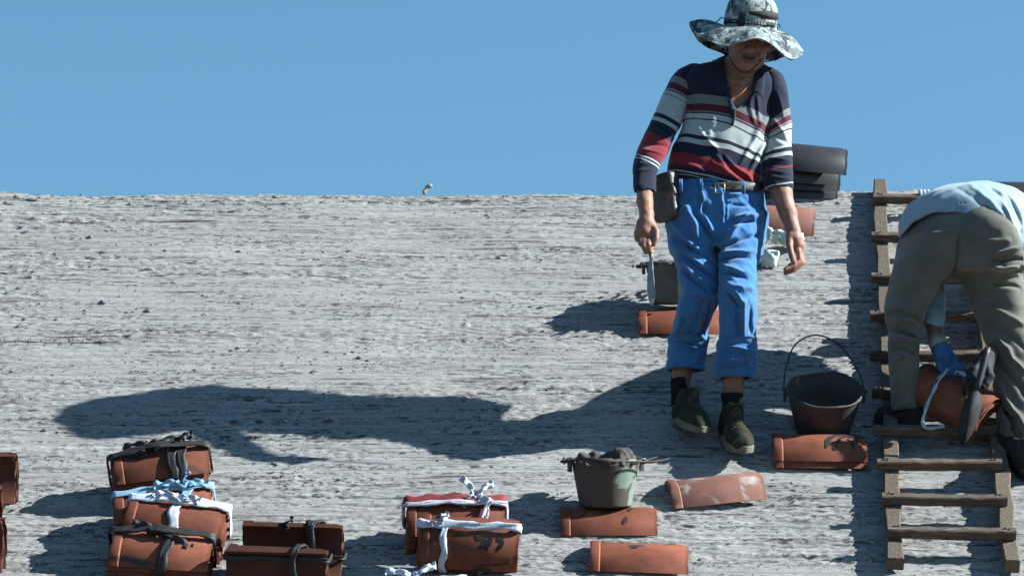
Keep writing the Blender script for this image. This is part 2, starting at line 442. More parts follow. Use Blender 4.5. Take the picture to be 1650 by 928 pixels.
def concrete(name, base=(0.392, 0.334, 0.313)):
    m = bpy.data.materials.new(name); m.use_nodes = True; nt = m.node_tree; L = nt.links
    b = nt.nodes['Principled BSDF']; b.inputs['Roughness'].default_value = 0.92; b.inputs['Specular IOR Level'].default_value = 0.15
    tc = nd(nt, 'ShaderNodeTexCoord')
    rot = nd(nt, 'ShaderNodeMapping'); rot.vector_type = 'POINT'; rot.inputs['Rotation'].default_value = (-SLOPE, 0, 0)
    L.new(tc.outputs['Object'], rot.inputs['Vector'])
    def noi(scale, st, det=5, rough=0.6, dist=0.0):
        mp = nd(nt, 'ShaderNodeMapping'); mp.inputs['Scale'].default_value = st; L.new(rot.outputs[0], mp.inputs['Vector'])
        n = nd(nt, 'ShaderNodeTexNoise'); n.inputs['Scale'].default_value = scale; n.inputs['Detail'].default_value = det
        n.inputs['Roughness'].default_value = rough; n.inputs['Distortion'].default_value = dist
        L.new(mp.outputs[0], n.inputs['Vector']); return n.outputs['Fac']
    def ramp(x, a, b_):
        r = nd(nt, 'ShaderNodeMapRange'); r.interpolation_type = 'SMOOTHSTEP'
        r.inputs['From Min'].default_value = a; r.inputs['From Max'].default_value = b_; L.new(x, r.inputs['Value']); return r.outputs[0]
    def mixc(f, a, b_):
        x = nd(nt, 'ShaderNodeMix', data_type='RGBA'); L.new(f, x.inputs['Factor'])
        for s, k in ((a, 'A'), (b_, 'B')):
            if isinstance(s, tuple): x.inputs[k].default_value = (*s, 1)
            else: L.new(s, x.inputs[k])
        return x.outputs['Result']
    def mul(a, b_):
        x = nd(nt, 'ShaderNodeMath', operation='MULTIPLY'); L.new(a, x.inputs[0]); L.new(b_, x.inputs[1]); return x.outputs[0]
    broad = noi(1.2, (1, 2, 1), 4)
    c = mixc(ramp(broad, 0.3, 0.7), tuple(k * 0.87 for k in base), tuple(k * 1.12 for k in base))
    streak = noi(5.0, (0.45, 13, 1), 6, 0.7, 0.3)
    c = mixc(ramp(streak, 0.40, 0.68), c, tuple(k * 0.74 for k in base))
    line = noi(1.0, (1.1, 26, 1), 4, 0.6, 0.2); patchy = noi(1.0, (0.9, 4.5, 1), 3)
    gate = mul(ramp(line, 0.40, 0.54), ramp(patchy, 0.30, 0.52))
    spk = noi(1.0, (24, 62, 1), 6, 0.75, 0.5)
    c = mixc(mul(ramp(spk, 0.495, 0.55), gate), c, (0.046, 0.038, 0.031))
    spk2 = noi(1.0, (44, 100, 1), 5, 0.75, 0.3); c = mixc(ramp(spk2, 0.575, 0.62), c, (0.075, 0.064, 0.055))
    lng = noi(1.0, (2.6, 58, 1), 5, 0.7, 0.3); c = mixc(mul(ramp(lng, 0.55, 0.62), ramp(patchy, 0.36, 0.56)), c, (0.060, 0.048, 0.040))
    thin = noi(1.0, (1.6, 85, 1), 4, 0.65); c = mixc(ramp(thin, 0.46, 0.60), c, tuple(k * 0.72 for k in base))
    grain = noi(150, (0.7, 1.4, 1), 3)
    c = mixc(ramp(grain, 0.60, 0.72), c, tuple(k * 0.55 for k in base))
    L.new(c, b.inputs['Base Color'])
    bp = nd(nt, 'ShaderNodeBump'); bp.inputs['Strength'].default_value = 0.9; bp.inputs['Distance'].default_value = 0.008
    fine = noi(1.0, (10, 170, 1), 6, 0.72)
    L.new(fine, bp.inputs['Height']); L.new(bp.outputs[0], b.inputs['Normal'])
    return m
M['concrete'] = concrete('brushed_mortar')
# far slope behind the ridge, eaves and walls so that the roof is a solid thing
o = part('roof', V, F, M['concrete']); tag(o, 'grey mortar roof slope with rough horizontal trowel streaks', kind='structure')
back = np.array([(x, RIDGE * math.cos(SLOPE) + d, RIDGE * math.sin(SLOPE) - 0.075 - d * math.tan(SLOPE)) for x in (-9, 9) for d in (-0.02, 4.1)])
o = part('roof_back_slope', back, [(0, 1, 3, 2)], M['concrete'], smooth=False); tag(o, 'hidden far slope of the mortar roof', kind='structure')
M['wall'] = material('rendered_wall', (0.22, 0.20, 0.18), 0.9, 0.2, 3, bump=0.3)
yw = -4.2 * math.cos(SLOPE); zw = -4.2 * math.sin(SLOPE)
v, f = box((0, yw + 0.45, zw - 3.6), np.eye(3), (8.8, 0.12, 3.45)); o = part('wall', v, f, M['wall'], smooth=False)
tag(o, 'plain rendered wall under the roof eave', kind='structure')
M['ground'] = material('dry_earth', (0.06, 0.055, 0.04), 0.95, 0.3, 0.5, bump=0.5, bscale=3)
gz = zw - 7.1
o = part('ground', [(-900, -900, gz), (900, -900, gz), (900, 900, gz), (-900, 900, gz)], [(0, 1, 2, 3)], M['ground'], smooth=False)
tag(o, 'dry bare ground far below the roof', kind='structure')

# loose crumbs of mortar
def crumbs():
    base = np.array([(0, 0, 1), (0.9, 0, 0.3), (0.28, 0.85, 0.3), (-0.72, 0.53, 0.3), (-0.72, -0.53, 0.3), (0.28, -0.85, 0.3),
                     (0.8, 0.5, -0.4), (-0.3, 0.9, -0.4), (-0.9, 0, -0.4), (-0.3, -0.9, -0.4), (0.8, -0.5, -0.4)])
    fb = [(0, 1, 2), (0, 2, 3), (0, 3, 4), (0, 4, 5), (0, 5, 1), (1, 6, 2), (2, 7, 3), (3, 8, 4), (4, 9, 5), (5, 10, 1), (2, 6, 7), (3, 7, 8), (4, 8, 9), (5, 9, 10), (1, 10, 6)]
    vs, fs = [], []
    n = 0
    for k in range(17000):
        x = rng.uniform(-2.4, 2.4); r = rng.uniform(-2.3, RIDGE - 0.01)
        wgt = 0.5 + 0.9 * noise2(np.array([x * 1.1]), np.array([r * 9.0]), 31)[0] + 0.5 * noise2(np.array([x * 5]), np.array([r * 30.0]), 32)[0]
        if rng.uniform() > (wgt * 0.85) ** 2: continue
        s = min(0.0016 + rng.pareto(3.2) * 0.0018, 0.010)
        a = rng.uniform(-.6, .6); q = base * (1 + 0.35 * rng.uniform(-1, 1, base.shape)) * np.array([s * rng.uniform(1, 2.4), s, s * 0.75])
        q = np.stack([q[:, 0] * math.cos(a) - q[:, 1] * math.sin(a), q[:, 0] * math.sin(a) + q[:, 1] * math.cos(a), q[:, 2]], 1)
        hgt = roof_height(np.array([x]), np.array([r]))[0] - 0.03 * max(0, (r - RIDGE + 0.1) / 0.1) ** 2
        c = x * U + r * WV + (hgt + s * 0.3) * NV
        vs.append(c + q[:, :1] * U + q[:, 1:2] * WV + q[:, 2:] * NV); fs.append(np.array(fb) + n); n += len(base)
    return np.concatenate(vs), np.concatenate(fs)
v, f = crumbs()
M['crumb'] = material('dry_mortar_crumb', (0.17, 0.155, 0.14), 0.95, 0.45, 9, bump=0.4)
o = part('mortar_crumbs', v, f, M['crumb'], smooth=False); tag(o, 'loose dry mortar crumbs scattered over the roof', kind='stuff')

# ---------------------------------------------------------------- roof tiles
TL, TW, TS, TT = 0.335, 0.180, 0.042, 0.0095        # length, width, rise and thickness of a tile
TR = (TW ** 2 / 4 + TS ** 2) / (2 * TS)
TPH = math.asin(TW / 2 / TR)
def tile_geo(flip=False, bend=0.0, seed=0, L=TL):
    g = random.Random(seed)
    xs = [-.5, -.485, -.415, -.40, -.385, 0, .44, .455, .5]
    ro = [0.002, 0.005, 0.005, -0.0015, 0.0005, 0.0008, 0.0005, -0.003, -0.004]
    na = 11; v = []
    for lay in (0, 1):
        for i, xx in enumerate(xs):
            for k in range(na):
                ph = -TPH + 2 * TPH * k / (na - 1)
                r = TR + (ro[i] if lay == 0 else -TT)
                chip = g.uniform(-0.004, 0.002) if i in (0, len(xs) - 1) else 0
                y = r * math.sin(ph); z = r * math.cos(ph) - (TR - TS) + bend * (xx ** 2)
                v.append((xx * L + chip, y, (TS - z) if flip else z))
    n = len(xs); m = n * na; f = []
    for i in range(n - 1):
        for k in range(na - 1):
            a, b, c, d = i * na + k, (i + 1) * na + k, (i + 1) * na + k + 1, i * na + k + 1
            f.append((a, b, c, d)); f.append((m + d, m + c, m + b, m + a))
    for i in range(n - 1):
        for k, s in ((0, 1), (na - 1, -1)):
            q = (i * na + k, m + i * na + k, m + (i + 1) * na + k, (i + 1) * na + k); f.append(q[::s])
    for k in range(na - 1):
        for i, s in ((0, -1), (n - 1, 1)):
            q = (i * na + k, m + i * na + k, m + i * na + k + 1, i * na + k + 1); f.append(q[::s])
    if flip: f = [q[::-1] for q in f]
    return np.array(v), f
TILES = {}
def tile_data(flip, seed):
    if (flip, seed) not in TILES:
        v, f = tile_geo(flip, 0.0, seed)
        me = mesh('roof_tile', v, f, smooth=True)
        sm = [p.calc_center_median if False else None for p in []]
        me.polygons.foreach_set('use_smooth', np.array([True] * len(f)))
        me.set_sharp_from_angle(angle=math.radians(35))
        me.materials.append(M['tile']); TILES[(flip, seed)] = (me, v)
    return TILES[(flip, seed)]

def frame(px, py, rot=0, tilt=0, roll=0, h=0.0):
    """4x4 of a thing lying on the roof: X along the ridge, Z off the slope"""
    o = on_roof(px, py, h)
    B = Matrix((U, WV, NV)).transposed().to_4x4()
    m = Matrix.Translation(Vector(o)) @ B @ Matrix.Rotation(math.radians(rot), 4, 'Z') @ Matrix.Rotation(math.radians(-roll), 4, 'Y') @ Matrix.Rotation(math.radians(tilt), 4, 'X')
    return m
def xf(m, v):
    a = np.array(m); return np.asarray(v) @ a[:3, :3].T + a[:3, 3]
def roof_lift(vs, extra=0.004):
    """how far to raise points along the roof normal until the lowest just touches"""
    return extra - (np.asarray(vs) @ NV).min()
def brush(strokes, flip=False):
    """brush marks on the back of a tile: strokes = (x0,a0,x1,a1,width) with a from -1 to 1 across the arch"""
    out = []
    for pts, w in strokes:
        P = catmull(pts, 5); rows = []
        for i in range(len(P)):
            t = nz(P[min(i + 1, len(P) - 1)] - P[max(i - 1, 0)]); nn = np.array([-t[1], t[0]])
            ww = w * (0.35 + 0.65 * math.sin(math.pi * min(1, (i + .6) / len(P)))) * random.uniform(0.75, 1.15)
            row = []
            for s in (-1, 1):
                x, a = P[i] + nn * s * ww; ph = a / TR; r = TR + 0.0022
                row.append((x, r * math.sin(ph), r * math.cos(ph) - (TR - TS)))
            rows.append(row)
        v = np.array([p for r_ in rows for p in r_]); f = [(2 * i, 2 * i + 1, 2 * i + 3, 2 * i + 2) for i in range(len(rows) - 1)]
        out.append((v, f))
    return join(*out)
def add_marks(marks, o):
    for st in marks:
        bv, bf = brush([st]); c = bpy.data.objects.new('brush_mark', mesh('brush_mark', bv, bf)); c.data.materials.append(M['paint_mark'])
        COL.objects.link(c); c.parent = o
FAN = [([(0.02, -.05), (0.03, -.01), (0.06, .03), (0.10, .045)], .011), ([(0.06, -.03), (.08, .01), (.11, .02)], .008), ([(.09, .03), (.12, .01), (.15, .012), (.16, .012)], .006),
       ([(.10, .0), (.115, -.03), (.12, -.055)], .007), ([(0.05, -.06), (0.055, -.04)], .009), ([(.13, .0), (.135, -.03)], .005)]
LEAF = [([(-.12, .05), (-.09, .03), (-.06, .045)], .003), ([(-.09, -.01), (-.07, .02), (-.05, .05)], .012), ([(-.03, .03), (-.01, .045), (.02, .05)], .012), ([(-.02, .015), (-.015, .04)], .008)]
HASH = [([(.02, .03), (.05, .0), (.06, -.03)], .012), ([(.03, -.02), (.06, -.01), (.08, .02)], .010), ([(.09, -.03), (.11, .0), (.10, .03)], .010), ([(-.05, .02), (-.02, .022)], .003)]
SWIRL = [([(.0, -.07), (.04, -.03), (.10, -.02), (.14, -.01)], .004), ([(.02, -.08), (.03, -.05), (.07, -.045), (.09, -.06)], .009), ([(-.09, .0), (-.05, .03)], .002)]
DRIP = [([(-.13, -.04), (-.09, -.02), (-.075, .04)], .003), ([(.05, -.06), (.06, -.03)], .008), ([(.07, .0), (.075, .02), (.085, .035)], .007), ([(-.03, -.01), (.0, -.005)], .002)]
SPOT = [([(-.03, .0), (-.02, .005), (-.005, .003)], .010), ([(-.09, .05), (-.02, .05), (.02, .045)], .003), ([(.08, .04), (.14, .045)], .003)]

def lone_tile(px, py, rot, label, tilt=0, roll=0, marks=None, mat='tile', group='loose terracotta roof tiles', seed=0, up=0.0, name='roof_tile', flip=False):
    me, v = tile_data(flip, seed)
    m = frame(px, py, rot, tilt, roll)
    m = Matrix.Translation(Vector(NV * (roof_lift(xf(m, v)) + up))) @ m
    d = me
    if mat != 'tile': d = me.copy(); d.materials.clear(); d.materials.append(M[mat])
    o = bpy.data.objects.new(name, d); o.matrix_world = m; COL.objects.link(o); tag(o, label, 'roof tile', group, 'thing')
    if marks:
        add_marks(marks, o)
    return o

# bundles of tiles tied with strips of cloth or rubber -----------------------------------------
def hull2(p):
    p = sorted(set(map(tuple, np.round(p, 5))))
    def half(q):
        h = []
        for a in q:
            while len(h) > 1 and (h[-1][0] - h[-2][0]) * (a[1] - h[-2][1]) - (h[-1][1] - h[-2][1]) * (a[0] - h[-2][0]) <= 0: h.pop()
            h.append(a)
        return h
    a = half(p); b = half(p[::-1]); return np.array(a[:-1] + b[:-1])
def round_loop(P, off, n=44):
    P = np.asarray(P, float); c = P.mean(0)
    d = np.roll(P, -1, 0) - P; L = np.linalg.norm(d, axis=1); s = np.concatenate([[0], np.cumsum(L)])
    q = np.linspace(0, s[-1], n, endpoint=False); Q = np.concatenate([P, P[:1]])
    R_ = np.stack([np.interp(q, s, Q[:, k]) for k in (0, 1)], 1)
    t = np.roll(R_, -1, 0) - np.roll(R_, 1, 0); t /= np.linalg.norm(t, axis=1)[:, None]
    return R_ + np.stack([t[:, 1], -t[:, 0]], 1) * off
def knot(c, mat_ax, size, tails, parent, mat, name='knot'):
    """a lump of knotted cloth with loose ends; mat_ax rows X,Y,Z in world"""
    pr = []
    for k in range(3):
        a0 = k * 2.1
        P = [c + size * (mat_ax[0] * math.cos(a0 + t) * .7 + mat_ax[1] * math.sin(a0 + t) * .55 + mat_ax[2] * (0.35 + .3 * math.sin(2 * t + k))) for t in np.linspace(0, 5.2, 12)]
        pr.append(ribbon(catmull(P, 2), mat_ax[k % 2] * .6 + mat_ax[2] * .8, size * .62, size * .13, twist=.6))
    for dx, dy, dz, wd in tails:
        e = mat_ax[0] * dx + mat_ax[1] * dy + mat_ax[2] * dz
        P = catmull([c, c + e * .35 + mat_ax[2] * size * .7, c + e * .75 + mat_ax[2] * size * .3, c + e], 5)
        pr.append(ribbon(P, mat_ax[1] * .8 + mat_ax[2] * .5 + mat_ax[0] * .3, np.linspace(wd * .5, wd * .9, len(P)), 0.0022, twist=.7, ragged=.15))
    v, f = join(*pr)
    return part(name, v, f, M[mat], parent)

def bundle(px, py, label, n=6, rot=0, tilt=0, roll=0, sp=0.0200, flip=False, marks=None, cross=(), length=(), knots=(), group='tied bundles of roof tiles', lift=0.004, jit=0.004, hh=0.0, mat='tile'):
    m0 = frame(px, py, rot, tilt, roll)
    ms = []
    for k in range(n):
        j = Matrix.Translation((random.uniform(-jit, jit) * 1.6, random.uniform(-jit, jit) * .5, k * sp)) @ Matrix.Rotation(random.uniform(-.012, .012), 4, 'Z')
        ms.append(j)
    me0, v0 = tile_data(flip, 0)
    allv = np.concatenate([xf(m0 @ j, v0) for j in ms])
    m0 = Matrix.Translation(Vector(NV * (roof_lift(allv, lift) + hh))) @ m0
    allv = np.concatenate([xf(m0 @ j, v0) for j in ms])
    base = np.array(m0.translation); low = allv[np.argmin(allv @ NV)]
    root = empty('tile_bundle', base - NV * (base - low).dot(NV), label, 'tile bundle', group)
    ti = Matrix.Translation(-root.location)
    last = None
    for k, j in enumerate(ms):
        me, _ = tile_data(flip, k % 3)
        if mat != 'tile': me = me.copy(); me.materials.clear(); me.materials.append(M[mat])
        o = bpy.data.objects.new('tile', me); o.parent = root; o.matrix_basis = ti @ m0 @ j; COL.objects.link(o); last = o
    if marks:
        add_marks(marks, last)
    A = np.array(m0)[:3, :3].T                                      # rows: X, Y, Z axes
    loc = np.concatenate([xf(j, v0) for j in ms])                  # points in the bundle's own frame
    H = hull2(loc[:, 1:3])
    for cr in cross:
        x0, w, mt, th = cr[:4]; sl_ = cr[4] if len(cr) > 4 else 0.0
        q = round_loop(H, th * .7)
        P = xf(m0, np.stack([x0 + sl_ * (q[:, 1] - q[:, 1].mean()) + 0.004 * np.sin(np.arange(len(q)) * .8), q[:, 0], q[:, 1]], 1))
        v, f = ribbon(P, A[0], w * (1 + .15 * np.sin(np.arange(len(P)) * 1.3)), th, closed=True, ragged=.12)
        part('strap', v, f, M[mt], root)
    for ln in length:
        y0, w, mt, th = ln[:4]; slack = ln[4] if len(ln) > 4 else 0.0
        sel = loc[np.abs(loc[:, 1] - y0) < 0.02]
        zt, zb = sel[:, 2].max(), sel[:, 2].min(); xl, xr = loc[:, 0].min(), loc[:, 0].max()
        q = round_loop([(xl, zb), (xr, zb), (xr, zt), ((xl + xr) / 2, zt + slack), (xl, zt)], th * .8, 60)
        P = xf(m0, np.stack([q[:, 0], np.full(len(q), y0) + .003 * np.sin(np.arange(len(q)) * .6), q[:, 1]], 1))
        v, f = ribbon(P, A[1], w * (1 + .18 * np.sin(np.arange(len(P)) * 1.1)), th, closed=True, ragged=.12)
        part('strap', v, f, M[mt], root)
    ztop = loc[:, 2].max()
    for x0, y0, size, mt, tails in knots:
        yy = np.abs(loc[:, 1] - y0) < .02
        knot(xf(m0, [(x0, y0, loc[yy][:, 2].max() + size * .25)])[0], A, size, tails, root, mt)
    return root, m0

# the three things that stand a tile or two under each bucket, and the tiles lying loose
lone_tile(981, 845, 0, 'plain tile wedged under the pale green pail', marks=DRIP, seed=1)
lone_tile(1153, 797, 9, 'dusty tile lying askew on bare mortar right of the pale green pail', mat='tile_dusty', seed=2, roll=2)
lone_tile(1030, 905, -2, 'tile alone at the bottom edge, below the pale green pail', marks=SPOT, seed=1, roll=-1)
lone_tile(1098, 524, 0, 'tile behind the walking man under the grey mortar bucket', seed=2)
lone_tile(1321, 738, -1, 'lower tile of the pair in front of the black empty bucket', seed=0, group='pair of tiles before the bucket')
lone_tile(1320, 735, -1, 'upper tile of the pair before the black bucket, with a dark painted fan', marks=FAN, seed=1, up=0.021, group='pair of tiles before the bucket')
lone_tile(1247, 366, -7, 'tile near the ridge beside the walking man with a white bag on it', seed=2, mat='tile_dusty', tilt=14)
# dark tiles stacked on the ridge
for k, (dx, dr, up, lab, fl) in enumerate([(0, 0, 0.0, 'lowest dark tile of the stack on the ridge', False), (2, 1, 0.034, 'second dark tile from the bottom of the ridge stack', False),
                                       (4, -1, 0.062, 'third dark tile from the bottom of the ridge stack', False), (14, -3, 0.112, 'top dark tile of the stack on the ridge, sticking out to the right', False)]):
    lone_tile(1283 + dx, 309, dr, lab, mat='tile_dark', up=up, group='dark tiles stacked on the ridge', seed=k % 3, tilt=12, roll=-1.5 - k)

# tied bundles, from the back to the front on the left
K_BLK = [(-.10, .03, .0, .03), (.12, .02, .01, .035)]
bundle(263, 796, 'rearmost tile bundle on the left, topped by a black rubber strap', n=6, rot=9, roll=4, tilt=6, marks=LEAF,
       cross=[(.035, .034, 'rubber', .005, .12), (.055, .03, 'rubber', .005, .3)], length=[(0.012, .03, 'rubber', .005, .028)], knots=[(-.02, .03, .028, 'rubber', K_BLK), (.07, .03, .026, 'rubber', [(.06, .02, .02, .04)])])
bundle(268, 853, 'tile bundle tied with a pale blue cloth strip, behind the white tied one', n=5, rot=6, roll=3, tilt=4,
       cross=[(.07, .036, 'blue_cloth', .0032, .2)], length=[(0.02, .034, 'blue_cloth', .0032, .012)], knots=[(.07, .02, .026, 'blue_cloth', [(-.10, .0, .015, .04), (.09, .0, .0, .04), (.03, .02, .05, .02)])])
bundle(287, 888, 'tile bundle tied with a wide white cloth strip, left of the dark upright bundle', n=6, rot=-6, roll=-4, tilt=10,
       cross=[(.005, .034, 'white_cloth', .0032, -.15)], length=[(0.05, .038, 'white_cloth', .0032, .014)], knots=[(.0, .05, .026, 'white_cloth', [(-.09, .01, .01, .035), (.07, .0, .01, .04)])])
bundle(262, 936, 'front tile bundle on the left, tied with black straps at the bottom edge', n=6, rot=-4, roll=-2, tilt=10,
       cross=[(-.005, .034, 'rubber', .005, .35)], length=[(0.04, .03, 'rubber', .005, .02)], knots=[(-.03, .045, .026, 'rubber', [(-.08, .02, .01, .04), (.14, -.06, -.01, .035)])])
bundle(476, 911, 'dark tile bundle set on edge with hollow side showing, strapped in black', n=5, rot=-1, tilt=65, mat='tile_shaded', flip=True, roll=-1,
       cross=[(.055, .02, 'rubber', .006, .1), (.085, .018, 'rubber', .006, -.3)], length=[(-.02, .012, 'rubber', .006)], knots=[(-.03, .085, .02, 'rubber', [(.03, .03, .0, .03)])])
bundle(450, 951, 'tile bundle on edge in front at the bottom, in deep shade', n=5, rot=-2, tilt=66, mat='tile_shaded', flip=True, roll=-1,
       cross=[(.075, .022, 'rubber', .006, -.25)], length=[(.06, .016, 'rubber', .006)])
bundle(735, 872, 'tile bundle topped by a white and dark red bow', n=5, rot=1, tilt=14, roll=0,
       cross=[(.085, .03, 'red_cloth', .006, .1), (.092, .022, 'white_cloth', .007, .1)], length=[(0.03, .05, 'red_cloth', .006, .012), (0.012, .018, 'white_cloth', .007, .012)],
       knots=[(.07, .05, .024, 'white_cloth', [(-.05, .05, .05, .03), (.06, .04, .03, .035), (.05, -.05, .02, .04), (-.05, -.04, .0, .04)])])
bundle(756, 909, 'tile bundle leaning towards us, crossed by ragged white cloth strips', n=4, rot=-3, tilt=50, roll=-1, marks=HASH + [([(x, a - .055) for x, a in p], w) for p, w in SWIRL],
       cross=[(-.085, .022, 'white_cloth', .004, .05)], length=[(0.055, .026, 'white_cloth', .004, .0)], knots=[(-.10, .062, .016, 'white_cloth', [(-.04, -.01, .01, .03), (.03, .03, .01, .03)])])
bundle(672, 1003, 'tile bundle cut off by the bottom edge with a white knot on it', n=4, rot=8, tilt=12, roll=3,
       cross=[(.0, .03, 'white_cloth', .0032, 0)], length=[(0.03, .03, 'white_cloth', .0032, .01)], knots=[(.0, .06, .022, 'white_cloth', [(-.09, .03, .02, .035), (.08, .03, .02, .035)])])
bundle(-46, 798, 'upper tile bundle at the left edge, on end beside bare mortar', n=5, rot=2, tilt=66, mat='tile_shaded', flip=True, cross=[(.10, .02, 'rubber', .006, .1)])
bundle(-68, 846, 'middle tile bundle at the left edge', n=5, rot=-2, tilt=66, mat='tile_shaded', flip=True, cross=[(.12, .02, 'rubber', .006, .1)])
bundle(-66, 902, 'lowest tile bundle at the left edge with a black strap', n=6, rot=1, tilt=66, mat='tile_shaded', flip=True, cross=[(.12, .022, 'rubber', .006, -.1)])

# ---------------------------------------------------------------- ladder
def ladder():
    b0 = on_roof(1441, 906)
    root = empty('wooden_ladder', b0, 'weathered wooden roof ladder lying up the slope to the ridge', 'ladder')
    HR = 0.052
    def rail(pa, pb, w=0.027, seed=0):
        A, B = on_roof(*pa, h=HR / 2 + .006), on_roof(*pb, h=HR / 2 + .006)
        d = nz(B - A); A = A - d * 0.0
        s = nz(np.cross(d, NV)); n = 26; v = []
        g = np.random.default_rng(seed)
        for i in range(n):
            c = A + (B - A) * i / (n - 1)
            ww = w * (1 + .05 * g.standard_normal()); hh = HR / 2 * (1 + .03 * g.standard_normal())
            c = c + s * .0025 * g.standard_normal()
            bv = 0.004
            for sx, sz in ((-1, -1 + bv / hh), (-1 + bv / ww, -1), (1 - bv / ww, -1), (1, -1 + bv / hh), (1, 1 - bv / hh), (1 - bv / ww, 1), (-1 + bv / ww, 1), (-1, 1 - bv / hh)):
                v.append(c + s * sx * ww + NV * sz * hh)
        f = [(i * 8 + k, i * 8 + (k + 1) % 8, (i + 1) * 8 + (k + 1) % 8, (i + 1) * 8 + k) for i in range(n - 1) for k in range(8)]
        f += [tuple(range(7, -1, -1)), tuple((n - 1) * 8 + k for k in range(8))]
        part('rail', np.array(v), f, M['wood_rail'], root, smooth=False)
    rail((1442, 908), (1417.5, 298), seed=3); rail((1629, 912), (1563, 302), seed=4)
    ys = [(1407, 1566, 316, 316), (1404, 1575, 378, 379), (1404, 1582, 444, 445), (1402, 1588, 505, 505), (1402, 1596, 570, 568), (1405, 1602, 629, 629),
          (1408, 1606, 689, 687), (1413, 1614, 743, 744), (1421, 1623, 799, 802), (1430, 1637, 852, 856)]
    for k, (xa, xb, ya, yb) in enumerate(ys):
        g = np.random.default_rng(40 + k)
        hh = 0.018; A = on_roof(xa, ya + 4, h=HR + hh + .008); B = on_roof(xb, yb + 4, h=HR + hh + .008)
        d = nz(B - A); s = nz(np.cross(NV, d)); n = 14; v = []
        for i in range(n):
            c = A + (B - A) * i / (n - 1) + s * .0015 * g.standard_normal() - NV * 0.003 * math.sin(math.pi * i / (n - 1))
            a = 0.0155 * (1 + .06 * g.standard_normal()); h2 = hh * (1 + .05 * g.standard_normal())
            for sx, sz in ((-1, -.8), (-.8, -1), (.8, -1), (1, -.8), (1, .75), (.75, 1), (-.75, 1), (-1, .75)):
                v.append(c + s * sx * a + NV * sz * h2)
        f = [(i * 8 + q, (i + 1) * 8 + q, (i + 1) * 8 + (q + 1) % 8, i * 8 + (q + 1) % 8) for i in range(n - 1) for q in range(8)]
        f += [tuple(range(8)), tuple((n - 1) * 8 + q for q in range(7, -1, -1))]
        part('rung', np.array(v), f, M['wood'], root, smooth=False)
        for e_ in (.055, .085, .915, .945):
            c = A + (B - A) * e_ + NV * (hh * .98) + s * .005 * g.standard_normal()
            nv, nf = tube([c, c + NV * .004], [.0048, .0035], 7); part('nail', nv, nf, M['wire'], root, smooth=False)
    return root
ladder()
# strips of cloth tied round the top rung
tie = []
for x0 in (1483, 1489, 1495):
    c = on_roof(x0, 318, h=.076)
    tie.append(ribbon([c + math.cos(t) * WV * .026 + math.sin(t) * NV * .03 for t in np.linspace(0, 6.28, 16, endpoint=False)], U, .012, .004, closed=True))
v, f = join(*tie, ribbon(catmull([on_roof(1494, 316, .105), on_roof(1502, 309, .115), on_roof(1509, 307, .12), on_roof(1513, 310, .11)], 5), NV, .02, .006, twist=.8))
top('cloth_tie', v, f, M['white_cloth'], 'white cloth tie wound round the top rung of the ladder', 'cloth tie')

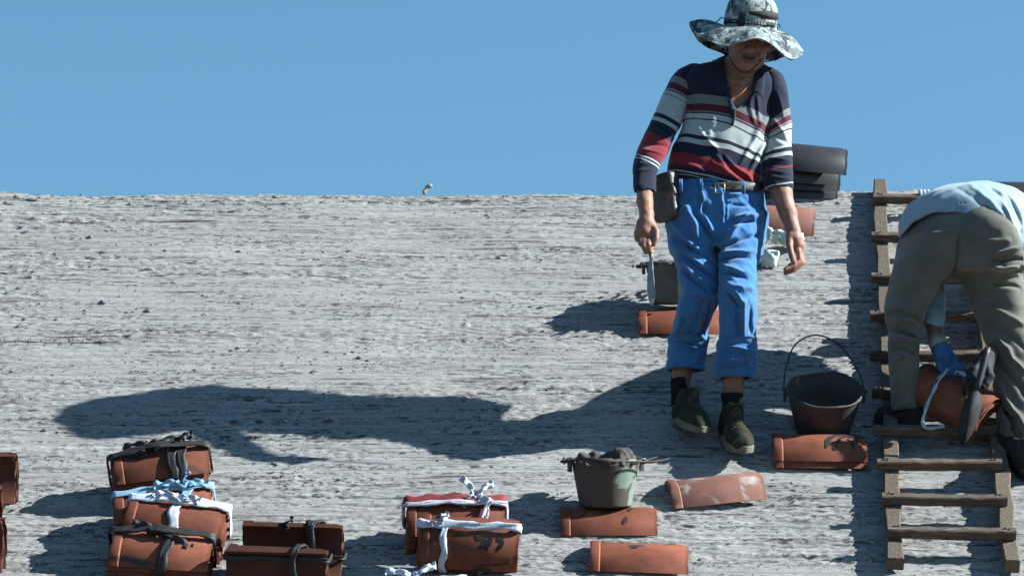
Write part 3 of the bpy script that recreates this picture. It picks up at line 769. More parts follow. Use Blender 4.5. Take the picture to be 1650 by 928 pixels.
# ---------------------------------------------------------------- buckets
M['pail_green'] = material('pale_green_painted_pail', (0.165, 0.185, 0.145), 0.7, 0.2, 8, bump=0.25, bscale=60, grad=(-3.0, 0, .6, .21), stain=(0.070, 0.050, 0.040), stain_scale=9, stain_at=0.50, stain_w=0.06)
M['pail_grey'] = material('mortar_caked_pail', (0.12, 0.105, 0.083), 0.85, 0.3, 9, bump=0.4, bscale=50, stain=(0.07, 0.05, 0.042), stain_scale=8, stain_at=0.60, stain_w=0.05)
M['pail_black'] = material('soot_black_pail', (0.050, 0.036, 0.032), 0.6, 0.35, 10, bump=0.35, bscale=70, stain=(0.13, 0.10, 0.085), stain_scale=9, stain_at=0.62, stain_w=0.08)
M['wet_mortar'] = material('wet_dark_mortar', (0.055, 0.042, 0.036), 0.8, 0.35, 30, bump=0.8, bscale=70, spec=0.3)
def bucket(base, axis, rb, rt, hgt, mat, label, bail, face=0.0, name='mortar_bucket', seed=0, group='mortar buckets'):
    axis = nz(np.asarray(axis)); xx = nz(U - axis * (U @ axis)); yy = np.cross(axis, xx)
    ca, sa = math.cos(face), math.sin(face); ex = xx * ca + yy * sa; ey = np.cross(axis, ex)
    root = empty(name, base, label, 'bucket', group)
    prof = [(0.0, .006), (rb * .97, .004), (rb, 0.0), (rb + .002, .008), (rb + (rt - rb) * .3, hgt * .3), (rb + (rt - rb) * .6, hgt * .6), (rt - .001, hgt * .97), (rt, hgt),
            (rt - .004, hgt - .001), (rb + (rt - rb) * .5 - .004, hgt * .5), (rb - .004, .012), (0.0, .012)]
    n = 40; v = []; g = np.random.default_rng(seed); ph = g.uniform(0, 6, 4)
    for r, z in prof:
        for k in range(n):
            th = 2 * math.pi * k / n
            dent = 1 + .012 * math.sin(2 * th + ph[0]) + .010 * math.sin(3 * th + ph[1] + z * 9) + .006 * math.sin(5 * th + ph[2] - z * 14)
            zz = z + (z > hgt * .9) * (.004 * math.sin(2 * th + ph[3]) + .003 * math.sin(5 * th + ph[1]))
            v.append(base + ex * r * dent * math.cos(th) + ey * r * dent * math.sin(th) + axis * zz)
    f = [(i * n + k, i * n + (k + 1) % n, (i + 1) * n + (k + 1) % n, (i + 1) * n + k) for i in range(len(prof) - 1) for k in range(n)]
    part('shell', np.array(v), f, M[mat], root)
    P = []
    for k in range(n):
        th = 2 * math.pi * k / n
        dent = 1 + .012 * math.sin(2 * th + ph[0]) + .010 * math.sin(3 * th + ph[1] + hgt * 9) + .006 * math.sin(5 * th + ph[2] - hgt * 14)
        P.append(base + (ex * math.cos(th) + ey * math.sin(th)) * rt * dent + axis * (hgt + .004 * math.sin(2 * th + ph[3]) + .003 * math.sin(5 * th + ph[1])))
    v, f = tube(P, 0.0048 * (1 + .25 * g.standard_normal(n)).clip(.6, 1.5), 7, closed=True); part('rim', v, f, M[mat], root)
    ears = []
    for s in (-1, 1):
        c = base + ex * s * (rt + .007) + axis * (hgt - .022); ears.append(c + axis * .012 + ex * s * .006)
        v, f = join(box(c, [ex, ey, axis], (.006, .017, .022)), tube([c + ex * s * .002 - ey * .012 + axis * .018, c + ex * s * .012 + axis * .02, c + ex * s * .002 + ey * .012 + axis * .018], .004, 6))
        part('ear', v, f, M[mat], root, smooth=False)
    path = catmull([ears[0]] + [base + ex * a + ey * b + axis * c for a, b, c in bail] + [ears[1]], 8)
    v, f = tube(path, .0032, 7); part('handle', v, f, M['wire'], root)
    return root, ex, ey, axis
def lean(a):                     # unit axis leaning a degrees from plumb towards the camera
    return np.array([0, -math.sin(math.radians(a)), math.cos(math.radians(a))])
def mortar_heap(base, ex, ey, ax, r, z0, h, label, lumps, seed):
    def f(P):
        q = P - base; x = q @ ex; y = q @ ey; z = q @ ax
        d = ell(np.stack([x, y, z - z0], 1), (0, 0, 0), (r, r, h))
        for lx, ly, lz, lr in lumps: d = smin(d, ell(np.stack([x, y, z - z0], 1), (lx, ly, lz), (lr, lr, lr * .9)), .012)
        d = np.maximum(d, -(z - z0 + .03))
        return d + .007 * noise3(P * 55, seed) + .004 * noise3(P * 110, seed + 1)
    c = base + ax * z0
    v, F_ = surface(f, c - r - .06, c + r + .06, .005)
    top('mortar_heap', v, F_, M['wet_mortar'], label, 'mortar', smooth=True)

bB = on_roof(976, 815, h=.036)
_, ex, ey, ax = bucket(bB, lean(11), .090, .121, .166, 'pail_green', 'pale green pail heaped with dark mortar, handle fallen to the right',
       [(-.10, -.10, .176), (-.02, -.145, .166), (.08, -.12, .163), (.17, -.06, .160), (.225, -.01, .166), (.20, .05, .168)], face=.15, seed=1)
mortar_heap(bB, ex, ey, ax, .114, .157, .010, 'dark mortar heaped over the rim of the pale green pail', [(-.088, -.03, .014, .022), (.050, .0, .024, .026), (.075, .02, .014, .030), (.02, .03, .008, .03), (-.03, .05, .004, .03)], 50)
bC = on_roof(1326, 690, h=.012)
bucket(bC, lean(37), .100, .136, .160, 'pail_black', 'soot black empty bucket with its wire handle standing up', [(-.142, .05, .22), (-.110, .085, .300), (-.035, .095, .335), (.050, .085, .300), (.118, .05, .22)], face=-.06, seed=2)
bD = on_roof(1088, 490, h=.036)
_, ex, ey, ax = bucket(bD, lean(8), .085, .116, .160, 'pail_grey', 'mortar caked bucket half hidden behind the walking man', [(-.10, .08, .165), (0, .13, .160), (.10, .08, .165)], seed=3)
mortar_heap(bD, ex, ey, ax, .108, .150, .006, 'mortar filling the bucket behind the walking man', [(-.05, -.02, .004, .02)], 60)

# ---------------------------------------------------------------- the walking man
Y0 = -0.95
def off(rows, dy=0.0): return [(a, b, c, Y0 + d + dy, e) for a, b, c, d, e in rows]
SK = (0.33, 0.138, 0.084)
M['skin'] = material('tanned_skin', (.97, .97, .97), 0.5, 0.22, 42, bump=0.45, bscale=260, spec=0.35); attr_color(M['skin'], 'col')

torso_rows = off([(94, 1168, 1216, .01, .055), (102, 1148, 1228, .01, .075), (109, 1118, 1242, .01, .088), (118, 1099, 1251, .01, .098), (130, 1096, 1257, .005, .106), (150, 1098, 1257, .0, .115),
                  (175, 1101, 1251, -.005, .12), (200, 1098, 1245, -.008, .122), (225, 1090, 1241, -.01, .125), (250, 1080, 1236, -.012, .128), (272, 1075, 1230, -.014, .132), (288, 1076, 1228, -.012, .132),
                  (300, 1080, 1227, -.008, .127), (312, 1083, 1228, -.005, .12)])
armL_rows = off([(107, 1106, 1132, .01, .035), (112, 1096, 1135, .01, .050), (121, 1086, 1132, .01, .057), (140, 1075, 1122, .006, .060), (160, 1066, 1114, -.004, .060), (180, 1057, 1106, -.018, .058), (200, 1048, 1098, -.036, .056), (220, 1038, 1087, -.056, .054),
                 (240, 1028, 1078, -.082, .054), (256, 1022, 1070, -.108, .052), (272, 1020, 1061, -.136, .047), (290, 1020, 1057, -.166, .043), (304, 1021, 1056, -.188, .042), (309, 1022, 1056, -.194, .041)])
armR_rows = off([(112, 1226, 1246, .01, .035), (118, 1226, 1256, .01, .048), (130, 1228, 1263, .008, .056), (150, 1231, 1269, .004, .060), (175, 1235, 1272, -.002, .060), (200, 1236, 1275, -.006, .058), (225, 1234, 1275, -.014, .055), (250, 1230, 1276, -.024, .053),
                 (275, 1229, 1277, -.040, .051), (295, 1231, 1278, -.052, .050), (304, 1233, 1277, -.057, .048)])
hip_rows = off([(298, 1086, 1228, -.006, .115), (310, 1084, 1231, -.006, .122), (330, 1079, 1234, -.006, .126), (350, 1074, 1236, -.004, .128), (372, 1076, 1234, .0, .124), (392, 1080, 1231, .0, .112), (408, 1084, 1229, 0, .10)])
legL_rows = off([(345, 1074, 1152, -.004, .10), (370, 1076, 1156, -.008, .104), (400, 1081, 1159, -.014, .102), (430, 1089, 1159, -.046, .095), (460, 1095, 1158, -.072, .088), (482, 1096, 1157, -.082, .082), (497, 1091, 1153, -.070, .078), (512, 1087, 1147, -.044, .074),
                 (526, 1084, 1141, -.016, .070), (540, 1081, 1138, .014, .068), (560, 1080, 1136, .052, .066), (576, 1080, 1132, .064, .064)])
legR_rows = off([(345, 1156, 1236, -.012, .10), (370, 1154, 1234, -.026, .104), (400, 1156, 1230, -.048, .102), (430, 1158, 1223, -.092, .095), (456, 1159, 1220, -.132, .088), (476, 1159, 1219, -.148, .083), (492, 1159, 1219, -.143, .078), (510, 1160, 1219, -.124, .074),
                 (530, 1160, 1218, -.098, .070), (550, 1159, 1217, -.074, .067), (575, 1156, 1215, -.050, .066), (590, 1158, 1212, -.044, .064)])
cuffL_rows = off([(537, 1082, 1138, .030, .070), (543, 1078, 1141, .034, .075), (556, 1078, 1139, .046, .076), (575, 1076, 1137, .060, .074), (590, 1074, 1136, .070, .072), (595, 1074, 1137, .072, .071)])
cuffR_rows = off([(546, 1159, 1217, -.066, .070), (552, 1156, 1219, -.062, .075), (565, 1156, 1218, -.054, .076), (585, 1152, 1219, -.044, .075), (598, 1152, 1217, -.036, .073), (609, 1158, 1214, -.032, .070)])

def px_of(P, y):                       # photo column and row of points, taken as lying at depth y (for patterns traced on the cloth)
    q = P - CAMP; q[:, 1] = y - CAMP[1]
    d = q @ FWD
    return PXW / 2 + q[:, 0] / d * CAMD / KPX, PXH / 2 - (q @ UPV) / d * CAMD / KPX

def hemZ(P):
    X_, Y_ = px_of(P, Y0 - .12)
    return Y_ - np.interp(X_, [1060, 1078, 1100, 1130, 1160, 1195, 1215, 1226, 1240], [274, 276, 284, 294, 302, 308, 306, 299, 294])
TORSO, ARML, ARMR = Loft([(a, b, c, d, e * .88) for a, b, c, d, e in torso_rows], 2.3, .08), Loft(armL_rows), Loft(armR_rows)
HIP, LEGL, LEGR = Loft(hip_rows, 2.15, .14), Loft(legL_rows, 2.0, .14), Loft(legR_rows, 2.0, .20)
CUFL, CUFR = Loft(cuffL_rows), Loft(cuffR_rows)

man_base = on_roof(1180, 706)
man = empty('person', man_base, 'man walking down the roof in a striped polo, blue rolled trousers and wide camouflage hat', 'person')

# --- body: head, neck, arms with hands, legs, one continuous surface
HEADC = at_y(1208, 66, Y0 - .085)
ro, pi_, ya = math.radians(9), math.radians(-20), math.radians(4)
Rm = Matrix.Rotation(ya, 3, 'Z') @ Matrix.Rotation(ro, 3, 'Y') @ Matrix.Rotation(-pi_, 3, 'X')
HB = np.array(Rm)                       # columns: head right (photo right), backward, up
def head_local(P): return (P - HEADC) @ HB
def head_world(q): return np.asarray(q) @ HB.T + HEADC
def head_sdf(P):
    q = head_local(P); x, y, z = q[:, 0], -q[:, 1], q[:, 2]        # y is now towards the face
    q = np.stack([x, y, z], 1); ax = np.abs(x); qa = np.stack([ax, y, z], 1)
    d = ell(q, (0, -.012, .035), (.074, .094, .088))
    d = smin(d, ell(q, (0, .030, -.028), (.060, .062, .070)), .03)
    d = smin(d, ell(q, (0, .052, -.086), (.030, .030, .026)), .03)                 # chin
    d = smin(d, ell(qa, (.042, .018, -.062), (.022, .040, .028)), .03)              # jaw
    d = smin(d, ell(qa, (.044, .062, -.012), (.022, .018, .018)), .02)              # cheekbones
    d = smin(d, ell(qa, (.026, .083, .032), (.028, .012, .010)), .014)              # brow
    d = smax(d, -ell(qa, (.031, .094, .012), (.017, .014, .010)), .010)             # sockets
    d = smin(d, ell(qa, (.031, .074, .012), (.0135, .0125, .0105)), .003)           # eyeballs under lids
    d = smin(d, chain(q, [(0, .088, .024, .008), (0, .108, -.012, .0115), (0, .115, -.023, .0145)]), .010)   # nose
    d = smin(d, ell(qa, (.015, .099, -.025), (.009, .010, .008)), .006)
    d = smax(d, -ell(qa, (.0065, .104, -.032), (.0042, .006, .004)), .003)
    d = smin(d, ell(q, (0, .080, -.045), (.034, .016, .016)), .014)                 # muzzle
    d = smin(d, ell(q, (0, .092, -.0465), (.021, .007, .0045)), .005)               # upper lip
    d = smin(d, ell(q, (0, .090, -.0610), (.019, .008, .0055)), .005)               # lower lip
    d = smax(d, -ell(np.stack([x, y, z - 9 * x * x], 1), (0, .098, -.0535), (.029, .015, .0050)), .003)   # open, smiling mouth
    d = smin(d, ell(np.stack([x, y, z], 1), (0, .083, -.0515), (.020, .006, .004)), .002)               # teeth
    e = ell(qa, (.077, -.012, -.006), (.009, .020, .032)); e = smax(e, -ell(qa, (.084, -.006, -.004), (.006, .010, .019)), .005)
    d = smin(d, e, .006)
    # smile lines
    gx = np.hypot(ax - (.030 + .35 * np.abs(z + .03)), 0)
    d = d + .0025 * np.exp(-(gx / .004) ** 2) * np.exp(-((z + .042) / .020) ** 2) * (y > .03)
    return d
EL = (1040, 252); 
ARM_L = [(1118, 132, Y0 + .01, .042), (1088, 180, Y0 - .018, .042), (1056, 240, Y0 - .082, .040), (1044, 262, Y0 - .120, .039), (1039, 300, Y0 - .180, .030), (1039, 325, Y0 - .222, .0285), (1042, 346, Y0 - .250, .0255)]
ARM_R = [(1238, 142, Y0 + .01, .038), (1254, 190, Y0 - .004, .040), (1254, 240, Y0 - .020, .040), (1255, 290, Y0 - .050, .040), (1259, 312, Y0 - .062, .040), (1270, 345, Y0 - .082, .031), (1278, 372, Y0 - .098, .0265)]
def hand_L(P):                          # fist round a tool handle, back of the hand to us
    y = Y0 - .262
    d = pxchain(P, [(1042, 346, y + .006, .0245), (1041, 358, y, .0265), (1038, 370, y - .002, .0285)], .01)
    pal = pxchain(P, [(1034, 362, y, .019), (1030, 378, y + .002, .018)]); d = smin(d, pal, .012)
    d = smin(d, pxchain(P, [(1046, 360, y, .019), (1046, 380, y - .002, .0165)]), .012)
    for a, b, c in (((1047, 380, y - .006, .0118), (1045, 394, y - .026, .0108), (1046, 404, y - .012, .0098)),
                    ((1039, 381, y - .006, .0122), (1038, 397, y - .026, .0110), (1041, 406, y - .010, .0100)),
                    ((1032, 379, y - .002, .0116), (1033, 393, y - .018, .0106), (1039, 399, y - .004, .0096)),
                    ((1026, 374, y + .004, .0104), (1027, 386, y - .008, .0096), (1034, 391, y + .004, .0088))):
        tip = (c[0] + 6, c[1] - 8, c[2] + .022, c[3] * .9)
        d = smin(d, pxchain(P, [a, b, c, tip]), .0035)
    d = smin(d, pxchain(P, [(1050, 360, y - .006, .0135), (1057, 373, y - .014, .0125), (1057, 385, y - .020, .0110), (1053, 394, y - .020, .0092)]), .005)
    return d
def hand_R(P):                          # hanging, half curled, thumb side to us
    y = Y0 - .104
    d = pxchain(P, [(1278, 372, y + .006, .0255), (1280, 384, y, .0265), (1284, 394, y + .004, .0265)], .01)
    d = smin(d, pxchain(P, [(1286, 390, y + .010, .020), (1288, 404, y + .012, .018)]), .012)
    # thumb
    d = smin(d, pxchain(P, [(1273, 380, y - .012, .0155), (1272, 396, y - .026, .0130), (1275, 410, y - .032, .0115), (1278, 420, y - .032, .0095)]), .006)
    # fingers: down from the knuckles, then folding to the left
    for k, (kx, ky, dy, r0) in enumerate(((1286, 404, -.010, .0108), (1289, 406, .006, .0112), (1290, 405, .022, .0106), (1289, 402, .036, .0094))):
        sh = (0, 3, 2, -3)[k]; ln = (0, 1, 1, -1)[k]
        d2 = pxchain(P, [(kx, ky, y + dy, r0 + .001), (kx + 3, ky + 16 + sh * .6, y + dy - .004, r0), (kx - 7 - ln * 2, ky + 25 + sh, y + dy - .012, r0 * .94), (kx - 20 - 3 * ln, ky + 30 + sh * 1.3, y + dy - .018, r0 * .82)])
        d = smin(d, d2, .0035)
    return d
def neck_sdf(P):
    d = pxchain(P, [(1200, 84, Y0 - .040, .056), (1196, 108, Y0 - .015, .058), (1193, 132, Y0 + .0, .070)], .02)
    d = smin(d, pxchain(P, [(1178, 112, Y0 - .04, .016), (1184, 142, Y0 - .088, .014)]), .02)
    d = smin(d, pxchain(P, [(1207, 112, Y0 - .05, .014), (1192, 142, Y0 - .088, .014)]), .02)
    return d
ankL = at_y(1097, 640, Y0 + .088); ankR = at_y(1180, 660, Y0 - .020)
SHIN_L = [(1112, 480, Y0 - .070, .040), (1108, 530, Y0 + .0, .038), (1102, 575, Y0 + .064, .038), (1099, 600, Y0 + .080, .0345), (1097, 628, Y0 + .092, .0335), (1098, 665, Y0 + .085, .032)]
SHIN_R = [(1186, 475, Y0 - .130, .040), (1186, 540, Y0 - .080, .039), (1184, 590, Y0 - .040, .040), (1182, 620, Y0 - .026, .0375), (1180, 645, Y0 - .018, .0345), (1180, 690, Y0 - .025, .032)]
def body_man(P):
    d = head_sdf(P)
    d = smin(d, neck_sdf(P), .022)
    d = smin(d, TORSO(P, -.017), .03)
    for arm, hand in ((ARM_L, hand_L), (ARM_R, hand_R)):
        a = pxchain(P, arm, .012); a = smin(a, hand(P), .010); d = smin(d, a, .012)
    d = smin(d, HIP(P, -.036), .03)
    for leg, sh in ((LEGL, SHIN_L), (LEGR, SHIN_R)):
        d = smin(d, leg(P, -.038), .02); d = smin(d, pxchain(P, sh, .012), .015)
    # collarbones and the hollow of the throat
    for a, b in (((1172, 126), (1187, 131)), ((1210, 126), (1193, 131))):
        A = at_y(*a, Y0 - .1); B_ = at_y(*b, Y0 - .1); e, t = seg2(P[:, 0], P[:, 2], (A[0], A[2]), (B_[0], B_[2]))
        d -= .004 * np.exp(-(e / .007) ** 2) * (P[:, 1] < Y0 - .05)
    c = at_y(1190, 135, Y0 - .1); d += .005 * np.exp(-(np.hypot(P[:, 0] - c[0], P[:, 2] - c[2]) / .010) ** 2) * (P[:, 1] < Y0 - .05)
    d += .0012 * noise3(P * 60, 3)
    return d
lo = at_y(1000, 720, Y0); hi = at_y(1320, -5, Y0)
V, F = surface(body_man, (lo[0], Y0 - .40, lo[2]), (hi[0], Y0 + .22, hi[2]), .0035)
q = head_local(V); hx, hy, hz = np.abs(q[:, 0]), -q[:, 1], q[:, 2]
col = np.tile(np.array(SK), (len(V), 1))
def paint(mask, c): 
    w_ = np.clip(mask, 0, 1)[:, None]; col[:] = col * (1 - w_) + np.array(c) * w_
paint(.55 * np.exp(-(hx / .036) ** 4 - ((hz + .052) / .024) ** 4) * (hy > .055), (.13, .060, .042))            # stubble
paint(.5 * np.exp(-((hx - .034 - .25 * np.abs(hz + .03)) / .004) ** 2 - ((hz + .042) / .018) ** 2) * (hy > .04), (.12, .05, .035))  # shade of the smile lines painted into the skin colour
paint(np.exp(-(hx / .022) ** 4 - ((hz + .0535) / .010) ** 4) * (hy > .07), (.21, .065, .055))
paint(np.exp(-(hx / .025) ** 6 - ((hz + .0545 - 6 * hx * hx) / .0050) ** 4) * (hy > .05) * (hy < .095), (.06, .025, .02))
paint(.8 * np.exp(-(hx / .015) ** 6 - ((hz + .0512) / .0022) ** 4) * (hy > .07) * (hy < .094), (.34, .27, .20))
paint(np.exp(-((hx - .029) / .020) ** 4 - ((hz - .034) / .0065) ** 4) * (hy > .05), (.02, .014, .012))          # brows
paint(np.exp(-((hx - .031) / .0125) ** 4 - ((hz - .011) / .0032) ** 4) * (hy > .06), (.05, .03, .025))                # narrowed eyes
paint(((hz > .02) & (hy < .02) & (hz > .02 - hy * .4)).astype(float), (.012, .010, .010))                            # hair under the hat
paint(np.clip(noise3(V * 40, 8) * .6 + .0, 0, .35), (.20, .085, .055))
X_, Y_ = px_of(V, Y0 - .06)
paint(((Y_ > 376) & (Y_ < 440)).astype(float) * .35, (.30, .13, .09))
# knuckle creases and nails read as slightly darker / lighter skin
body = part('body', V, F, M['skin'], man); set_color(body, col)

# --- polo shirt ------------------------------------------------------------------------------
NAVY, MAROON, GREYB, WHITE, PINKG, RED = (.016, .015, .030), (.095, .014, .022), (.17, .152, .152), (.40, .385, .36), (.22, .175, .175), (.20, .018, .026)
def striped(name, bands):
    """knitted stripes along the 'stripe' coordinate stored on the cloth"""
    m = material(name, (1, 1, 1), 0.9, 0.10, 60, bump=0.35, bscale=420, spec=0.12, sheen=0.15)
    nt = m.node_tree; L = nt.links; b = nt.nodes['Principled BSDF']
    a = nd(nt, 'ShaderNodeAttribute'); a.attribute_name = 'stripe'
    lo, hi = bands[0][0], bands[-1][0]
    mr = nd(nt, 'ShaderNodeMapRange'); mr.inputs['From Min'].default_value = lo; mr.inputs['From Max'].default_value = hi; L.new(a.outputs['Fac'], mr.inputs['Value'])
    cr = nd(nt, 'ShaderNodeValToRGB'); cr.color_ramp.interpolation = 'CONSTANT'; e = cr.color_ramp.elements
    e[0].position = 0; e[0].color = (*bands[0][1], 1); e[1].position = 1; e[1].color = (*bands[-1][1], 1)
    for t, c in bands[1:-1]:
        k = e.new((t - lo) / (hi - lo)); k.color = (*c, 1)
    L.new(mr.outputs[0], cr.inputs['Fac'])
    mul = nd(nt, 'ShaderNodeMix', data_type='RGBA', blend_type='MULTIPLY'); mul.inputs['Factor'].default_value = 1
    L.new(cr.outputs['Color'], mul.inputs['A']); L.new(b.inputs['Base Color'].links[0].from_socket, mul.inputs['B']); L.new(mul.outputs['Result'], b.inputs['Base Color'])
    return m
M['knit_body'] = striped('striped_knit_front', [(60, NAVY), (148, GREYB), (163, MAROON), (174, PINKG), (177, NAVY), (178.6, WHITE), (187.5, NAVY), (188.7, WHITE), (213, NAVY), (219.5, WHITE), (228, NAVY), (247, RED), (268, NAVY), (276, WHITE), (277.4, NAVY), (281, WHITE), (282.4, NAVY), (330, NAVY)])
M['knit_left'] = striped('striped_knit_sleeve', [(-40, NAVY), (19, GREYB), (31, MAROON), (42, PINKG), (44.5, NAVY), (46, WHITE), (52, NAVY), (53.3, WHITE), (87.5, NAVY), (94, WHITE), (101.5, NAVY), (124, RED), (165, NAVY), (167, WHITE), (169, NAVY), (172.5, WHITE), (174.5, NAVY), (260, NAVY)])
M['knit_right'] = striped('striped_knit_other_sleeve', [(60, NAVY), (183, GREYB), (194, MAROON), (203, PINKG), (206, NAVY), (207.4, WHITE), (215, NAVY), (216.2, WHITE), (241, NAVY), (247, WHITE), (253.5, NAVY), (270, RED), (274, NAVY), (299, WHITE), (301, NAVY), (330, NAVY)])
def set_stripe(o, t):
    at = o.data.attributes.new('stripe', 'FLOAT', 'POINT'); at.data.foreach_set('value', t.astype(np.float32))
M['navy_knit'] = material('navy_knit_collar', (.017, .018, .038), 0.9, 0.2, 60, bump=0.35, bscale=420, spec=0.12, sheen=0.15)

SHIRT_FOLDS = [(1125, 205, 1180, 285, 7, .008), (1150, 262, 1205, 300, 6, .010), (1170, 255, 1215, 292, 5, .009), (1096, 255, 1150, 290, 6, .006), (1228, 205, 1195, 262, 6, .007), (1235, 225, 1205, 280, 5, .007),
               (1112, 165, 1150, 210, 6, -.005), (1150, 190, 1140, 240, 7, .004), (1243, 180, 1215, 215, 6, .006), (1130, 230, 1190, 275, 5, -.006), (1205, 140, 1218, 200, 5, .004), (1222, 150, 1226, 195, 4, .004),
               (1090, 270, 1120, 286, 5, .005), (1160, 290, 1215, 302, 5, .009), (1110, 130, 1120, 190, 7, -.004), (1236, 238, 1228, 285, 5, -.007)]
def vneck(P):                           # below 0 inside the open neck
    X_, Y_ = px_of(P, Y0 - .09)
    Lx = np.interp(Y_, [60, 96, 140, 160, 178], [1166, 1166, 1173, 1178, 1185]); Rx = np.interp(Y_, [60, 105, 150, 165, 178], [1220, 1219, 1211, 1202, 1186])
    k = kscale(Y0)
    return np.maximum(np.maximum((Lx - X_) * k, (X_ - Rx) * k), np.maximum((Y_ - 178) * k, P[:, 1] - (Y0 + .01)))
def shirt_sdf(P):
    d = TORSO(P, 0, cap=False)
    d = d - 1.5 * folds(P, SHIRT_FOLDS, Y0 - .12) * np.clip((Y0 + .02 - P[:, 1]) / .06, 0, 1) - .0035 * noise3(P * 14, 11) - .0015 * noise3(P * 34, 12)
    sh = smax(d, -(d + .009), .002)
    sh = np.maximum(sh, -hemZ(P) * 0 + (hemZ(P)) * kscale(Y0))
    ztop = np.interp(P[:, 0], [at_y(p, 0, Y0)[0] for p in (1090, 1108, 1130, 1150, 1168, 1192, 1216, 1230, 1245, 1258)], [at_y(1200, r, Y0)[2] for r in (122, 114, 106, 98, 90, 88, 92, 104, 112, 122)])
    sh = np.maximum(sh, P[:, 2] - ztop - .012)
    return np.maximum(sh, -vneck(P))
lo = at_y(1065, 322, Y0); hi = at_y(1275, 84, Y0)
V, F = surface(shirt_sdf, (lo[0], Y0 - .19, lo[2]), (hi[0], Y0 + .19, hi[2]), .0042)
shirt = part('shirt', V, F, M['knit_body'], man)
X_, Y_ = px_of(V, Y0 - .10)
sag = np.interp(X_, [1078, 1110, 1175, 1210, 1245], [-5, 0, 10, 25, 40]); low = np.interp(X_, [1080, 1095, 1173, 1211, 1232], [-5, -2, 15, 29, 36])
wv = np.clip((Y_ - 170) / 60, 0, 1); S = Y_ - (sag * (1 - wv) + low * wv) + 1.6 * noise3(V * 16, 17)
S = S - 5 * noise3(V * 9, 18) * np.clip((Y_ - 250) / 15, 0, 1) * np.clip((X_ - 1130) / 30, 0, 1)
set_stripe(shirt, S)

def sleeve(loft, rows, lines, mat, stripe, zcap, seed):
    pts = [at_y((r[1] + r[2]) / 2, r[0], r[3]) for r in rows]
    def f(P):
        d = loft(P, 0.002) - folds(P, lines, Y0 - .05) * np.clip((np.interp(P[:, 2], loft.t[:, 0], loft.t[:, 3]) + .02 - P[:, 1]) / .05, 0, 1) - .003 * noise3(P * 18, seed) - .0015 * noise3(P * 40, seed + 1)
        inner = loft(P, -.007); z = P[:, 2]
        lowcut = pts[-1][2] + .05 > z
        return np.where(lowcut, np.maximum(d, -loft(P, -.007, cap=False)), d)
    Pm = np.array(pts); lo = Pm.min(0) - .10; hi = Pm.max(0) + .10
    V, F = surface(f, lo, hi, .004)
    o = part('sleeve', V, F, M[mat], shirt); X_, Y_ = px_of(V, Y0 - .05)
    set_stripe(o, stripe(X_, Y_) + 1.2 * noise3(V * 18, seed + 5)); return o
sleeve(ARML, armL_rows, [(1062, 190, 1085, 230, 5, .005), (1050, 205, 1078, 222, 5, -.006), (1033, 236, 1074, 244, 5, -.008), (1030, 246, 1068, 256, 4, .006), (1026, 258, 1060, 266, 4, -.004), (1024, 275, 1056, 279, 3, .003), (1023, 287, 1056, 289, 3, .0035), (1070, 150, 1090, 185, 6, .004)],
       'knit_left', lambda x, y: (x - 1110) * -.46 + (y - 110) * .888, None, 70)
sleeve(ARMR, armR_rows, [(1240, 190, 1268, 225, 5, .005), (1238, 215, 1270, 232, 5, -.005), (1234, 240, 1270, 236, 4, -.005), (1234, 256, 1274, 262, 4, .006), (1233, 268, 1276, 272, 4, -.005), (1232, 280, 1276, 283, 3, .004), (1233, 290, 1276, 292, 3, .004), (1252, 150, 1262, 190, 5, .004)],
       'knit_right', lambda x, y: y + np.interp(y, [180, 250], [.75, .2]) * (x - 1258), None, 80)

# collar: two folded flaps and the placket
def sheet(rowsA, rowsB, th, n=14, bulge=.004, mid=None):
    A = catmull(rowsA, n); B = catmull(rowsB, n); m = len(A); cols = 5; v = []
    for s in (1, -1):
        for i in range(m):
            nn = nz(np.cross(A[min(i + 1, m - 1)] - A[max(i - 1, 0)], B[i] - A[i]))
            if nn[1] > 0: nn = -nn
            for c in range(cols):
                t = c / (cols - 1)
                v.append(A[i] * (1 - t) + B[i] * t + nn * (bulge * math.sin(math.pi * t) + s * th / 2))
    q = m * cols; f = []
    for i in range(m - 1):
        for c in range(cols - 1):
            a = i * cols + c
            f.append((a, a + 1, a + cols + 1, a + cols)); f.append((q + a + cols, q + a + cols + 1, q + a + 1, q + a))
    edge = [c for c in range(cols)] + [i * cols + cols - 1 for i in range(1, m)] + [(m - 1) * cols + c for c in range(cols - 2, -1, -1)] + [i * cols for i in range(m - 2, 0, -1)]
    f += [(edge[k], q + edge[k], q + edge[(k + 1) % len(edge)], edge[(k + 1) % len(edge)]) for k in range(len(edge))]
    return np.array(v), f
def pp(*L): return [at_y(x, y, Y0 + (d + .013 if -.14 < d < -.06 else d)) for x, y, d in L]
v, f = sheet(pp((1192, 88, .085), (1172, 90, .05), (1166, 99, -.03), (1169, 120, -.085), (1174, 142, -.115)), pp((1190, 100, .115), (1158, 98, .075), (1144, 106, -.04), (1146, 128, -.100), (1162, 152, -.128)), .006)
part('collar', v, f, M['navy_knit'], shirt)
v, f = sheet(pp((1192, 88, .085), (1212, 92, .05), (1219, 104, -.03), (1217, 125, -.080), (1212, 147, -.112)), pp((1190, 100, .115), (1226, 102, .072), (1231, 114, -.05), (1232, 136, -.104), (1228, 156, -.125)), .006)
part('collar', v, f, M['navy_knit'], shirt)
v, f = sheet(pp((1174, 142, -.112), (1179, 160, -.121), (1184, 177, -.126)), pp((1169, 146, -.124), (1174, 165, -.131), (1180, 190, -.135)), .005); part('placket', v, f, M['navy_knit'], shirt)
v, f = sheet(pp((1180, 178, -.130), (1180, 190, -.133), (1179, 203, -.134)), pp((1186, 176, -.130), (1185, 190, -.133), (1182, 203, -.134)), .006); part('placket', v, f, M['navy_knit'], shirt)
M['trim_white'] = material('white_trim_cord', (.55, .54, .52), 0.8, 0.1)
